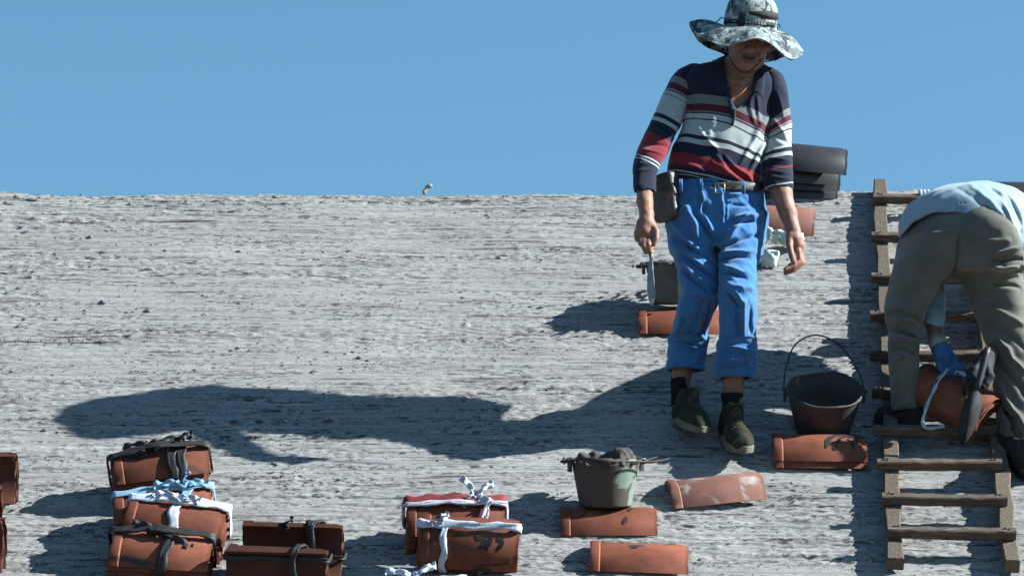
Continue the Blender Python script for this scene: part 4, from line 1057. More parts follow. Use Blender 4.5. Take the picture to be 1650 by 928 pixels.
v, f = tube(catmull(pp((1150, 97, .02), (1143, 106, -.045), (1142, 114, -.072), (1145, 124, -.098)), 6), .0019, 6); part('collar_piping', v, f, M['trim_white'], shirt)
M['button'] = material('dark_button', (.06, .055, .06), 0.3, 0.1, spec=0.5)
c = at_y(1173, 160, Y0 - .136); v, f = tube([c, c + np.array([0, -.004, 0])], .0055, 12); part('button', v, f, M['button'], shirt, smooth=False)
c = at_y(1225, 153, Y0 - .136); v, f = tube([c, c + np.array([0, -.004, 0])], .0055, 12); part('button', v, f, M['button'], shirt, smooth=False)

# --- trousers, belt, turn-ups ----------------------------------------------------------------
M['blue_drill'] = material('faded_blue_drill', (.040, .130, .285), 0.85, 0.22, 12, bump=0.3, bscale=500, spec=0.15, sheen=0.25, stain=(.11, .19, .29), stain_scale=6, stain_at=.60, stain_w=.16)
TF = [(1131, 312, 1128, 345, 4, .007), (1122, 318, 1140, 350, 6, -.006), (1105, 335, 1125, 380, 8, .009), (1122, 350, 1150, 388, 6, -.010), (1135, 345, 1152, 378, 5, .007),
      (1093, 345, 1112, 332, 6, .007), (1082, 360, 1140, 420, 6, .006), (1090, 385, 1150, 425, 5, -.007), (1085, 395, 1145, 440, 4, .006), (1100, 410, 1150, 455, 5, -.006), (1092, 420, 1135, 465, 4, .006), (1105, 440, 1140, 478, 4, -.005),
      (1160, 312, 1166, 380, 4, .004), (1172, 320, 1196, 312, 4, .006), (1175, 332, 1200, 330, 4, -.005), (1185, 352, 1222, 345, 6, .011), (1186, 362, 1212, 356, 5, -.012), (1166, 398, 1200, 350, 6, .008), (1160, 402, 1222, 378, 5, -.007),
      (1162, 410, 1215, 408, 5, .008), (1164, 422, 1205, 418, 5, -.007), (1165, 432, 1200, 446, 5, .006), (1166, 446, 1198, 456, 5, -.006), (1170, 330, 1172, 385, 3, .003),
      (1140, 480, 1123, 538, 3.2, .007), (1150, 482, 1138, 540, 3.2, .008), (1131, 485, 1112, 535, 4, -.007), (1145, 484, 1131, 540, 3.5, -.008), (1100, 478, 1155, 482, 6, .006), (1098, 500, 1090, 535, 5, .005), (1118, 495, 1100, 530, 4, .005),
      (1182, 478, 1196, 496, 4, .009), (1172, 480, 1190, 500, 4, -.007), (1198, 490, 1196, 548, 4, .006), (1186, 500, 1186, 548, 5, -.006), (1206, 500, 1208, 548, 4, -.005), (1172, 500, 1174, 545, 4, .004), (1163, 468, 1218, 474, 8, .005)]
def trouser_sdf(P):
    d = smin(HIP(P), smin(LEGL(P), LEGR(P), .012), .022)
    front = np.clip((Y0 + .06 - P[:, 1]) / .10, 0, 1)
    d = d - 2.5 * folds(P, TF, Y0 - .11) * front - .0035 * noise3(P * 13, 40) - .0030 * (1 - 2 * np.abs(noise3(np.stack([P[:, 0] * 26 + P[:, 2] * 20, P[:, 1] * 24, P[:, 2] * 13 - P[:, 0] * 6], 1), 41))) - .0016 * noise3(np.stack([P[:, 0] * 60 + P[:, 2] * 45, P[:, 1] * 50, P[:, 2] * 30], 1), 42)
    c = at_y(1153, 398, Y0 - .1); e = np.hypot(P[:, 0] - c[0], (P[:, 2] - c[2]) * .5)
    return d + .010 * np.exp(-(e / .016) ** 2) * front
lo = at_y(1060, 585, Y0); hi = at_y(1250, 292, Y0)
V, F = surface(trouser_sdf, (lo[0], Y0 - .32, lo[2] - .02), (hi[0], Y0 + .20, hi[2]), .0045)
trousers = part('trousers', V, F, M['blue_drill'], man)
def turnup(loft, lines, seed, lo, hi):
    def f(P):
        d = loft(P, .003) - 2.0 * folds(P, lines, Y0) * np.clip((Y0 + .09 - P[:, 1]) / .06, 0, 1) - .004 * noise3(P * 16, seed) - .0025 * noise3(np.stack([P[:, 0] * 12, P[:, 1] * 12, P[:, 2] * 55], 1), seed + 1)
        return np.maximum(d, np.where(P[:, 2] < loft.z1 - .03, -loft(P, -.009, cap=False), -1))
    a = at_y(*lo, Y0); b = at_y(*hi, Y0)
    V, F = surface(f, (a[0], Y0 - .18, a[2]), (b[0], Y0 + .20, b[2]), .004); part('turn_up', V, F, M['blue_drill'], trousers)
turnup(CUFL, [(1079, 541, 1140, 546, 3, .006), (1080, 550, 1138, 560, 3, -.005), (1082, 556, 1139, 566, 2.5, .004), (1112, 566, 1106, 580, 3, .003), (1076, 588, 1136, 590, 2.5, .003)], 44, (1060, 606), (1155, 528))
turnup(CUFR, [(1157, 556, 1218, 552, 3, .006), (1158, 562, 1200, 562, 3, -.006), (1165, 568, 1218, 574, 3, .006), (1155, 572, 1215, 585, 3, -.006), (1154, 590, 1200, 588, 3, .006), (1160, 600, 1212, 592, 3, -.005), (1198, 575, 1206, 608, 4, .005)], 54, (1140, 620), (1232, 538))
M['belt'] = material('dark_leather_belt', (.030, .020, .017), 0.5, 0.3, 30, bump=0.2, spec=0.4)
def waist(off_, za, zb, y=Y0 - .006):
    """closed loop round the waist at photo row za, dropping towards zb on the right"""
    P = []
    for t in np.linspace(0, 2 * math.pi, 72, endpoint=False):
        cx = (1085 + 1229) / 2; hw = (1229 - 1085) / 2
        x = cx + (abs(math.cos(t)) ** .87) * math.copysign(1, math.cos(t)) * (hw + off_ / kscale(y)); yy = y - (abs(math.sin(t)) ** .87) * math.copysign(1, math.sin(t)) * (.118 + off_)
        P.append(at_y(x, za + (zb - za) * (x - 1085) / 144, yy))
    return P
v, f = ribbon(waist(.004, 299, 301), np.array([0, 0, 1.0]), .036, .005, closed=True); part('belt', v, f, M['belt'], man)
for x, y in ((1130, 298), (1198, 302), (1097, 298)):
    a = at_y(x, y - 9, Y0 - .134); b = at_y(x, y + 10, Y0 - .136)
    v, f = ribbon([a + [0, .008, 0], a, (a + b) / 2 + [0, -.003, 0], b, b + [0, .008, 0]], U, .013, .003); part('belt_loop', v, f, M['blue_drill'], trousers)
M['brass'] = material('worn_brass', (.42, .34, .20), 0.4, 0.2, metal=0.8)
c = at_y(1160, 303, Y0 - .137)
v, f = tube([c + U * sx * .017 + np.array([0, 0, 1]) * sz * .018 for sx, sz in ((-1, -1), (-1, -.2), (-1, 1), (0, 1), (1, 1), (1, .2), (1, -1), (0, -1))], .0022, 6, closed=True); part('buckle', v, f, M['brass'], man)
# fly and pocket seams
for L_ in ([(1163, 314), (1162, 340), (1161, 365), (1164, 385)], [(1176, 318), (1177, 345), (1174, 368), (1165, 386)], [(1092, 316), (1086, 335), (1078, 356)], [(1219, 316), (1226, 335), (1234, 356)]):
    Q = catmull([at_y(x, y, Y0 - .12) for x, y in L_], 10)
    for i in range(len(Q)):
        ys = np.linspace(Y0 - .19, Y0, 90); pts = np.array([[Q[i][0], yy, Q[i][2]] for yy in ys]); s = np.argmax(trouser_sdf(pts) < 0); Q[i] = pts[s] - [0, .0004, 0]
    v, f = tube(Q, .0016, 5); part('seam', v, f, M['blue_drill'], trousers)

# pouch on the belt
M['leather'] = material('worn_brown_leather', (.060, .040, .032), 0.45, 0.3, 20, bump=0.35, bscale=90, spec=0.45, stain=(.13, .095, .075), stain_scale=10, stain_at=.6, stain_w=.1)
PC = at_y(1073, 318, Y0 - .085)
pa = math.radians(-42); PX = np.array([math.cos(pa), math.sin(pa), 0.10]); PX = nz(PX); PZ = nz(np.array([-.06, -.05, 1.0])); PY = np.cross(PZ, PX); PZ = np.cross(PX, PY)
def pouch_sdf(P):
    q = (P - PC) @ np.stack([PX, PY, PZ], 1)
    b = np.abs(q) - np.array([.040, .014, .074]); d = np.linalg.norm(np.maximum(b, 0), axis=1) + np.minimum(b.max(1), 0) - .014
    return d - .004 * np.exp(-((q[:, 2] - .02) / .004) ** 2) * 0 + .004 * np.exp(-((q[:, 2] - .035 + 1.2 * q[:, 0] ** 2) / .004) ** 2) - .003 * noise3(P * 30, 90)
V, F = surface(pouch_sdf, PC - .14, PC + .14, .004)
pouch = top('belt_pouch', V, F, M['leather'], 'worn brown leather pouch clipped to the walking man\'s belt', 'pouch')
loop = [PC + PX * a * .053 + PZ * b * .087 - PY * .0 for a, b in ((-.6, 1), (.6, 1), (1, .75), (1, 0), (1, -.75), (.6, -1), (-.6, -1), (-1, -.75), (-1, 0), (-1, .75))]
v, f = tube(catmull(loop, 5, True), .0030, 6, closed=True); part('zip', v, f, M['belt'], pouch)

# --- socks and canvas shoes ----------------------------------------------------------------------
M['sock'] = material('black_ribbed_sock', (.020, .017, .018), 0.95, 0.3, 60, stretch=(3, 3, .5), bump=0.5, bscale=200, spec=0.1)
for rows in ([(609, 1081, 1112, .084, .040), (615, 1080, 1112, .088, .040), (626, 1081, 1111, .090, .038), (638, 1081, 1112, .088, .040), (652, 1082, 1112, .086, .040)],
             [(634, 1162, 1197, -.022, .043), (640, 1162, 1196, -.020, .043), (648, 1164, 1194, -.018, .040), (660, 1163, 1195, -.018, .041), (676, 1163, 1196, -.020, .042)]):
    lf = Loft(off(rows)); P = np.array([at_y((r[1] + r[2]) / 2, r[0], Y0 + r[3]) for r in rows])
    V, F = surface(lambda P_: np.maximum(lf(P_, .0005) - .0012 * np.sin(P_[:, 0] * 900) - .002 * noise3(P_ * 45, 61), -lf(P_, -.004, cap=False)), P.min(0) - .06, P.max(0) + .06, .0035)
    part('sock', V, F, M['sock'], man)
M['canvas'] = material('muddy_olive_canvas', (.036, .030, .019), 0.9, 0.3, 16, bump=0.4, bscale=220, spec=0.1, stain=(.09, .08, .062), stain_scale=14, stain_at=.58, stain_w=.12)
M['sole'] = material('dirty_rubber_sole', (.135, .115, .078), 0.8, 0.3, 18, bump=0.3, bscale=90, stain=(.09, .07, .05), stain_scale=12, stain_at=.55, stain_w=.15)
M['lace'] = material('brown_laces', (.10, .075, .05), 0.9, 0.2, 60)
def shoe(T):
    """local: x across, y towards the toe, z up, heel at y = -0.08, toe at 0.19"""
    A = np.array(T); inv = np.array(T.inverted())
    tow = lambda q: np.asarray(q) @ A[:3, :3].T + A[:3, 3]
    tol = lambda P: P @ inv[:3, :3].T + inv[:3, 3]
    def outline(q, g):
        y = q[:, 1]; hw = np.interp(y, [-.09, -.07, -.03, .03, .09, .13, .165, .185, .197], [.0, .030, .036, .037, .046, .047, .036, .020, .0]) + g
        cx = np.interp(y, [-.08, .05, .12, .19], [0, .0, .003, -.002])
        return np.maximum((np.abs(q[:, 0] - cx) - hw) * .8, np.maximum(-.086 - g - y, y - .192 - g))
    def sole_f(P):
        q = tol(P); z = q[:, 2] - .10 * np.clip(q[:, 1] - .13, 0, 1) ** 2 * 8
        return np.maximum(outline(q, .004), np.abs(z - .013) - .014) - .0008 * np.sin(q[:, 2] * 900) * 0
    def upper_f(P):
        q = tol(P)
        d = ell(q, (0.002, .125, .030), (.047, .068, .040)); d = smin(d, ell(q, (0, .050, .045), (.042, .090, .046)), .03)
        d = smin(d, ell(q, (0, -.035, .045), (.037, .052, .060)), .03)
        d = smin(d, chain(q, [(0, -.03, .05, .040), (0, -.022, .118, .038)]), .03)
        tong = ell(q, (0, .035, .085), (.018, .035, .05)); d = smin(d, tong, .012)
        d = np.maximum(d, q[:, 2] - .128 - .35 * (q[:, 1] + .03)); d = np.maximum(d, .012 - q[:, 2])
        cap_ = np.exp(-((q[:, 1] - .105 - 9 * q[:, 0] ** 2) / .004) ** 2) * (q[:, 2] > .03); d = d + .0022 * cap_
        gap = np.exp(-(np.abs(np.abs(q[:, 0]) - .017 - .03 * (.1 - q[:, 1])) / .0025) ** 2) * (q[:, 1] > -.01) * (q[:, 1] < .10) * (q[:, 2] > .05); d = d + .003 * gap
        return d - .002 * noise3(P * 40, 66)
    c = tow([[0, .05, .06]])[0]
    V, F = surface(upper_f, c - .20, c + .20, .0038); up = part('shoe', V, F, M['canvas'], man)
    V, F = surface(sole_f, c - .20, c + .20, .0038); part('sole', V, F, M['sole'], up)
    pr = []
    def onup(x, y):
        zs = np.linspace(.16, .02, 90); P = tow(np.stack([np.full(90, x), np.full(90, y), zs], 1)); s = np.argmax(upper_f(P) < 0); return tow([[x, y, zs[s] + .0015]])[0]
    for k in range(6):
        y = .090 - k * .0165
        pr.append(tube(catmull([onup(-.022, y), onup(0, y + .003) + NV * .002, onup(.022, y - .002)], 4), .0022, 6))
    a = onup(0, .006)
    for s in (-1, 1):
        ex = tow([[1, 0, 0]])[0] - tow([[0, 0, 0]])[0]; ey = tow([[0, 1, 0]])[0] - tow([[0, 0, 0]])[0]
        pr.append(tube(catmull([a, a + s * ex * .018 + ey * .006 + NV * .008, a + s * ex * .030 + ey * .020 + NV * .004, a + s * ex * .012 + ey * .014 + NV * .006, a], 5), .0020, 6))
        pr.append(tube(catmull([a, a + s * ex * .012 + ey * .02 + NV * .006, a + s * ex * .020 + ey * .045 + NV * .004], 5), .0020, 6))
    for q in pr: part('lace', q[0], q[1], M['lace'], up)
def shoe_frame(toe, ank, roll, pitch, yaw_extra=0):
    toe = np.array(toe); y = nz(toe - ank); z = nz(NV - y * (NV @ y)); x = np.cross(y, z)
    return Matrix(((x[0], y[0], z[0], ank[0]), (x[1], y[1], z[1], ank[1]), (x[2], y[2], z[2], ank[2]), (0, 0, 0, 1))) @ Matrix.Rotation(math.radians(roll), 4, 'Y') @ Matrix.Rotation(math.radians(pitch), 4, 'X')
def step(px, py, yaw, down, roll):
    """shoe standing on its heel: heel point on the roof, toe pointing to us, 'down' degrees below level"""
    H_ = on_roof(px, py, .004); a, b = math.radians(yaw), math.radians(down)
    d = np.array([math.sin(a) * math.cos(b), -math.cos(a) * math.cos(b), -math.sin(b)]); x = nz(np.cross(d, [0, 0, 1])); z = np.cross(x, d)
    o = H_ + d * .078
    shoe(Matrix(((x[0], d[0], z[0], o[0]), (x[1], d[1], z[1], o[1]), (x[2], d[2], z[2], o[2]), (0, 0, 0, 1))) @ Matrix.Rotation(math.radians(roll), 4, 'Y'))
step(1171, 703, 11, 21, 0)
step(1093, 681, 16, 16, -7)

# --- hat -----------------------------------------------------------------------------------------
def camo(name):
    m = material(name, (1, 1, 1), 0.9, 0.08, 50, bump=0.4, bscale=350, spec=0.1)
    nt = m.node_tree; L = nt.links; b = nt.nodes['Principled BSDF']; tc = nd(nt, 'ShaderNodeTexCoord')
    def n_(sc, seed, dist=0.4):
        mp = nd(nt, 'ShaderNodeMapping'); mp.inputs['Location'].default_value = (seed, seed * 2.3, seed * .7); L.new(tc.outputs['Object'], mp.inputs['Vector'])
        n = nd(nt, 'ShaderNodeTexNoise'); n.inputs['Scale'].default_value = sc; n.inputs['Detail'].default_value = 3.5; n.inputs['Roughness'].default_value = .65; n.inputs['Distortion'].default_value = dist
        L.new(mp.outputs[0], n.inputs['Vector']); return n.outputs['Fac']
    def th(x, a):
        r = nd(nt, 'ShaderNodeMapRange'); r.inputs['From Min'].default_value = a; r.inputs['From Max'].default_value = a + .012; L.new(x, r.inputs['Value']); return r.outputs[0]
    c = None
    for f_, colr in ((None, (.27, .275, .255)), (th(n_(20, 1), .50), (.16, .16, .155)), (th(n_(26, 5), .565), (.40, .41, .39)), (th(n_(24, 9), .545), (.060, .058, .062)), (th(n_(60, 12), .62), (.10, .10, .11))):
        if c is None:
            r = nd(nt, 'ShaderNodeRGB'); r.outputs[0].default_value = (*colr, 1); c = r.outputs[0]; continue
        x = nd(nt, 'ShaderNodeMix', data_type='RGBA'); x.inputs['B'].default_value = (*colr, 1); L.new(f_, x.inputs['Factor']); L.new(c, x.inputs['A']); c = x.outputs['Result']
    L.new(c, b.inputs['Base Color'])
    return m
M['camo'] = camo('grey_camouflage_cotton')
YH = Y0 - .075
rim_px = [(1112, 37, .0), (1117, 47, -.075), (1126, 58, -.125), (1146, 67, -.175), (1169, 74, -.20), (1193, 68, -.212), (1219, 62, -.21), (1241, 70, -.19), (1262, 89, -.15), (1277, 95, -.11), (1291, 89, -.06), (1293, 81, -.01), (1288, 80, .06), (1270, 88, .12),
          (1246, 97, .165), (1222, 101, .19), (1192, 100, .20), (1163, 85, .19), (1138, 75, .155), (1122, 60, .10), (1113, 44, .045)]
RIM = catmull([at_y(x, y, YH + d * .84) for x, y, d in rim_px], 9, True); NRM = len(RIM)
ctr = at_y(1209, 47, YH)
hz_ax = nz(np.array([.09, -.20, 1.0])); hx_ax = nz(U - hz_ax * (U @ hz_ax)); hy_ax = np.cross(hz_ax, hx_ax)
ang = np.array([math.atan2((p - ctr) @ hy_ax, (p - ctr) @ hx_ax) for p in RIM])
def base_ring(a, r=1.0, up=0.0): return ctr + hx_ax * (.097 * r * math.cos(a)) + hy_ax * (.112 * r * math.sin(a)) + hz_ax * up
ang = np.unwrap(ang); ang_s = ang.copy()
for _ in range(6): ang_s = (np.roll(np.concatenate([ang_s]), 0) * 2 + np.concatenate([[ang_s[-1] - 2 * math.pi * np.sign(ang[-1] - ang[0])], ang_s[:-1]]) + np.concatenate([ang_s[1:], [ang_s[0] + 2 * math.pi * np.sign(ang[-1] - ang[0])]])) / 4
NB = 14; v = []
for s in (1, -1):
    for j in range(NB):
        t = j / (NB - 1)
        for i in range(NRM):
            b_ = base_ring(ang_s[i], 1.0, .0)
            p = b_ * (1 - t) + RIM[i] * t
            p = p + hz_ax * (.016 * math.sin(math.pi * t) + .0035 * math.sin(ang_s[i] * 9 + t * 5) * t + .003 * math.sin(ang_s[i] * 17 - 3 * t) * t)
            p = p + hz_ax * (s * .0018)
            v.append(p)
v = np.array(v); q = NB * NRM; f = []
for j in range(NB - 1):
    for i in range(NRM):
        a, b_ = j * NRM + i, j * NRM + (i + 1) % NRM
        f.append((a, b_, b_ + NRM, a + NRM)); f.append((q + a + NRM, q + b_ + NRM, q + b_, q + a))
for i in range(NRM):
    a, b_ = (NB - 1) * NRM + i, (NB - 1) * NRM + (i + 1) % NRM
    f.append((a, b_, q + b_, q + a))
hat = part('hat', v, f, M['camo'], man, label='wide-brimmed grey camouflage sun hat')
v, f = tube(RIM, .0032, 6, closed=True); part('brim_hem', v, f, M['camo'], hat)
# crown, band, lettering, cords
prof = [(1.0, -.002), (1.012, .012), (1.01, .035), (.985, .062), (.93, .088), (.84, .106), (.70, .117), (.45, .124), (.2, .126), (0.02, .126)]
v = []; n = 48
for r, u_ in prof:
    for k in range(n):
        a = 2 * math.pi * k / n; w_ = .004 * math.sin(4 * a + u_ * 40) + .003 * math.sin(7 * a - u_ * 60) + .004 * math.sin(2 * a + 1)
        v.append(base_ring(a, r * (1 + w_ * 4 * min(1, u_ * 12)), u_ * (1 + .5 * w_)))
f = [(i * n + k, i * n + (k + 1) % n, (i + 1) * n + (k + 1) % n, (i + 1) * n + k) for i in range(len(prof) - 1) for k in range(n)] + [tuple((len(prof) - 1) * n + k for k in range(n))]
part('crown', np.array(v), f, M['camo'], hat)
M['band'] = material('dark_brown_hat_band', (.032, .022, .022), 0.8, 0.25, 40, bump=0.3, bscale=300)
def band(a0, a1, u0, u1, r=1.035, m=40, taper=False):
    v = []
    for lay in (0, .02):
        for i in range(m):
            a = a0 + (a1 - a0) * i / (m - 1); w_ = math.sin(math.pi * i / (m - 1)) ** .5 if taper else 1
            mid = (u0 + u1) / 2
            for u_ in (mid + (u0 - mid) * w_, mid + (u1 - mid) * w_): v.append(base_ring(a, r - lay - (u_ > .05) * (u_ - .05) * .9, u_))
    f = []
    for i in range(m - 1):
        a = i * 2; f.append((a, a + 2, a + 3, a + 1)); b_ = a + 2 * m; f.append((b_ + 1, b_ + 3, b_ + 2, b_))
        f.append((a, b_, b_ + 2, a + 2)); f.append((a + 1, a + 3, b_ + 3, b_ + 1))
    return np.array(v), f
v, f = band(math.radians(165), math.radians(330), .010, .026); part('band', v, f, M['band'], hat)
v, f = band(math.radians(258), math.radians(375), .038, .066, r=1.03, taper=True); part('vent_panel', v, f, M['band'], hat)
v, f = band(math.radians(238), math.radians(252), .000, .050, r=1.04, m=8); part('band_loop', v, f, M['band'], hat)
M['letter'] = material('white_print', (.60, .58, .58), 0.8, 0.1)
def letters(txt, a_start, step, u_mid, hgt):
    cu = bpy.data.curves.new('txt', 'FONT'); 
    for k, ch in enumerate(txt):
        if ch == ' ': continue
        cu.body = ch; cu.size = hgt * 1.38; cu.extrude = .0004; cu.align_x = 'CENTER'
        tmp = bpy.data.objects.new('tmp', cu); COL.objects.link(tmp)
        me = bpy.data.meshes.new_from_object(tmp.evaluated_get(bpy.context.evaluated_depsgraph_get())); bpy.data.objects.remove(tmp)
        a = math.radians(a_start + step * k)
        c = base_ring(a, 1.047, u_mid - hgt / 2); tx = nz(base_ring(a + .02, 1.047) - base_ring(a - .02, 1.047)); nn = nz(np.cross(tx, hz_ax))
        co = np.empty(len(me.vertices) * 3); me.vertices.foreach_get('co', co); co = co.reshape(-1, 3)
        W_ = c + co[:, :1] * tx + co[:, 1:2] * hz_ax + co[:, 2:] * nn
        me2 = [tuple(p.vertices) for p in me.polygons]
        part('letter', W_, me2, M['letter'], hat, smooth=False)
        bpy.data.meshes.remove(me)
letters('NAOTEGA', 257, 6.6, .018, .0095)
letters('TI', 226, 5, .018, .008)
M['cord'] = material('black_hat_cord', (.016, .014, .018), 0.8, 0.2)
v, f = tube(catmull(pp((1167, 55, -.09), (1170, 72, -.115), (1176, 93, -.135), (1186, 110, -.155), (1197, 117, -.168), (1210, 114, -.160), (1224, 100, -.140), (1234, 84, -.125), (1240, 62, -.10)), 7), .0021, 7); part('chin_cord', v, f, M['cord'], hat)
v, f = tube(catmull(pp((1172, 33, -.093), (1163, 29, -.095), (1158, 33, -.096), (1152, 38, -.096)), 6), .0022, 6); part('side_cord', v, f, M['cord'], hat)
v, f = tube(catmull(pp((1167, 38, -.095), (1172, 44, -.099), (1168, 50, -.14)), 6), .0022, 6); part('side_cord', v, f, M['cord'], hat)
v, f = tube(catmull(pp((1246, 36, -.095), (1251, 40, -.096), (1256, 40, -.096), (1257, 45, -.0955)), 6), .0022, 6); part('side_cord', v, f, M['cord'], hat)
v, f = tube(catmull(pp((1250, 39, -.096), (1253, 45, -.096), (1250, 53, -.096)), 6), .0022, 6); part('side_cord', v, f, M['cord'], hat)

# --- brick hammer / knife in his hand ----------------------------------------------------------
yk = Y0 - .264
tool = empty('pointing_knife', at_y(1048, 430, yk), 'steel blade with a pale wooden handle held in the walking man\'s hand', 'knife')
M['pale_wood'] = material('pale_handle_wood', (.36, .25, .13), 0.6, 0.25, 30, stretch=(6, 6, 1), bump=0.2)
M['steel'] = material('mortar_stained_steel', (.22, .22, .225), 0.45, 0.3, 20, metal=0.7, stain=(.16, .13, .115), stain_scale=18, stain_at=.5, stain_w=.15)
P = [at_y(1045 + t * 3.5, 378 + 32 * t, yk + .002) for t in np.linspace(0, 1, 9)]
v, f = tube(P, [.009, .011, .0115, .011, .0105, .0105, .0115, .012, .009], 10); part('handle', v, f, M['pale_wood'], tool)
P = [at_y(1048.3 + t * 1.2, 409 + 10 * t, yk + .002) for t in np.linspace(0, 1, 4)]
v, f = tube(P, [.0085, .0075, .0065, .006], 8); part('ferrule', v, f, M['steel'], tool)
out = [(1046.5, 418), (1045, 432), (1042.5, 448), (1042.5, 468), (1045, 484), (1049.5, 494), (1054, 486), (1055.5, 478), (1053.5, 455), (1051.5, 436), (1051, 418)]
fr = [at_y(x, y, yk - .0012) for x, y in out]; bk = [at_y(x, y, yk + .0016) for x, y in out]; n = len(out)
v = np.array(fr + bk); f = [tuple(range(n)), tuple(range(2 * n - 1, n - 1, -1))] + [(i, n + i, n + (i + 1) % n, (i + 1) % n) for i in range(n)]
part('blade', v, f, M['steel'], tool, smooth=False)
v, f = tube([at_y(x, y, yk - .0015) for x, y in ((1051.3, 420), (1051.8, 436), (1053.8, 455), (1055.6, 478))], .0017, 6); part('blade_spine', v, f, M['steel'], tool)

# ---------------------------------------------------------------- the bent worker on the ladder
Y1 = -1.0
def off1(rows): return [(a, b, c, Y1 + d, e) for a, b, c, d, e in rows]
w_base = on_roof(1540, 715)
wk = empty('person', w_base, 'worker bent double on the ladder, seen from behind, in pale blue shirt and khaki trousers', 'person')
seat_rows = off1([(322, 1496, 1592, .06, .10), (334, 1482, 1602, .04, .13), (346, 1474, 1610, .02, .145), (360, 1463, 1618, .01, .16), (380, 1455, 1629, .0, .175), (400, 1450, 1636, .0, .178), (425, 1444, 1641, .005, .17), (445, 1440, 1645, .01, .155)])
lgL_rows = off1([(385, 1455, 1546, .0, .15), (410, 1449, 1540, .0, .145), (440, 1438, 1526, .005, .125), (468, 1431, 1511, .01, .110), (492, 1426, 1499, .01, .100), (510, 1427, 1491, .012, .094), (528, 1431, 1485, .016, .088), (560, 1432, 1481, .024, .082),
                 (600, 1434, 1479, .036, .078), (635, 1436, 1478, .05, .076), (662, 1436, 1482, .06, .076)])
lgR_rows = off1([(385, 1540, 1632, .0, .15), (410, 1538, 1638, .0, .145), (440, 1545, 1645, .0, .13), (470, 1556, 1652, -.002, .118), (500, 1569, 1657, -.006, .108), (530, 1582, 1662, -.012, .100), (560, 1592, 1667, -.02, .094), (600, 1600, 1670, -.034, .088),
                 (640, 1605, 1672, -.05, .086), (680, 1609, 1674, -.066, .086), (715, 1613, 1676, -.08, .086), (748, 1617, 1676, -.094, .086)])
SEAT, LG1, LG2 = Loft(seat_rows, 2.2, -.66), Loft(lgL_rows, 2.1, -.40), Loft(lgR_rows, 2.1, -.16)
KF = [(1445, 400, 1520, 440, 8, .004), (1440, 440, 1500, 470, 7, .006), (1430, 485, 1490, 505, 7, .010), (1428, 500, 1485, 500, 5, -.008), (1440, 510, 1482, 520, 5, .011), (1436, 520, 1480, 540, 5, -.010), (1442, 535, 1482, 545, 5, .012), (1440, 552, 1476, 566, 5, -.008), (1446, 575, 1472, 560, 5, .008),
      (1590, 420, 1640, 405, 5, .009), (1592, 428, 1640, 424, 5, -.008), (1594, 438, 1642, 440, 5, .009), (1598, 452, 1645, 462, 5, -.007), (1560, 400, 1620, 395, 6, .005), (1570, 480, 1650, 520, 6, .007), (1585, 500, 1650, 560, 6, -.007), (1596, 530, 1655, 600, 6, .009),
      (1602, 560, 1655, 640, 6, -.008), (1606, 610, 1650, 690, 6, .008), (1612, 640, 1650, 725, 6, -.006), (1545, 380, 1540, 440, 4, -.010), (1470, 640, 1440, 655, 5, .006)]
def khaki_sdf(P):
    d = smin(SEAT(P), smin(LG1(P), LG2(P), .02), .03)
    return d - 2.0 * folds(P, KF, Y1 - .13) * np.clip((Y1 + .05 - P[:, 1]) / .1, 0, 1) - .004 * noise3(P * 12, 140) - .0022 * noise3(np.stack([P[:, 0] * 30, P[:, 1] * 30, P[:, 2] * 46], 1), 141)
M['khaki'] = material('khaki_work_trousers', (.130, .108, .086), 0.9, 0.16, 10, bump=0.3, bscale=450, spec=0.12, sheen=0.2)
lo = at_y(1405, 770, Y1); hi = at_y(1700, 330, Y1)
V, F = surface(lambda P: np.maximum(khaki_sdf(P), np.where(P[:, 2] < LG1.z0 + .02, -np.minimum(LG1(P, -.01, cap=False), LG2(P, -.01, cap=False)), -1)), (lo[0], Y1 - .42, lo[2]), (hi[0], Y1 + .36, hi[2]), .005)
khaki = part('trousers', V, F, M['khaki'], wk)

# shirt: the back runs away from us up the slope
class LoftY:
    """stack of upright ellipses along depth; rows = (y, photo x, photo y, half width, half height)"""
    def __init__(s, rows, p=2.2):
        r = sorted([(y, *at_y(px, py, y)[[0, 2]], a, b) for y, px, py, a, b in rows]); s.t = resample(r); s.p = p; s.turn = .55; s.x0 = at_y(1548, 360, -1.0)[0]
    def __call__(s, P, grow=0.0):
        y = P[:, 1] + s.turn * (P[:, 0] - s.x0); T = s.t; cx, cz, a, b = (np.interp(y, T[:, 0], T[:, k]) for k in (1, 2, 3, 4))
        a = a + grow; b = b + grow
        d = ((np.abs((P[:, 0] - cx) / a) ** s.p + np.abs((P[:, 2] - cz) / b) ** s.p) ** (1 / s.p) - 1) * np.minimum(a, b)
        return np.maximum(d, np.maximum(T[0, 0] - grow - y, y - T[-1, 0] - grow))
BACK = LoftY([(-1.17, 1541, 372, .075, .050), (-1.12, 1542, 366, .155, .105), (-1.05, 1545, 362, .198, .138), (-.95, 1550, 362, .218, .152), (-.85, 1556, 362, .222, .156), (-.72, 1566, 366, .222, .156), (-.58, 1576, 376, .215, .138), (-.48, 1582, 388, .17, .10), (-.44, 1584, 392, .09, .06)])
SHR = [(1640, 352, 1664, 400, Y1 + .30, .085), (1664, 400, 1662, 440, Y1 + .24, .075)]
def hem_line(P):
    X_, Y_ = px_of(P, Y1 - .10)
    return (Y_ - np.interp(X_, [1440, 1452, 1462, 1475, 1504, 1542, 1566, 1590, 1610, 1622, 1633, 1640, 1652], [400, 382, 366, 352, 341, 345, 355, 369, 386, 402, 430, 448, 470])) * kscale(Y1)
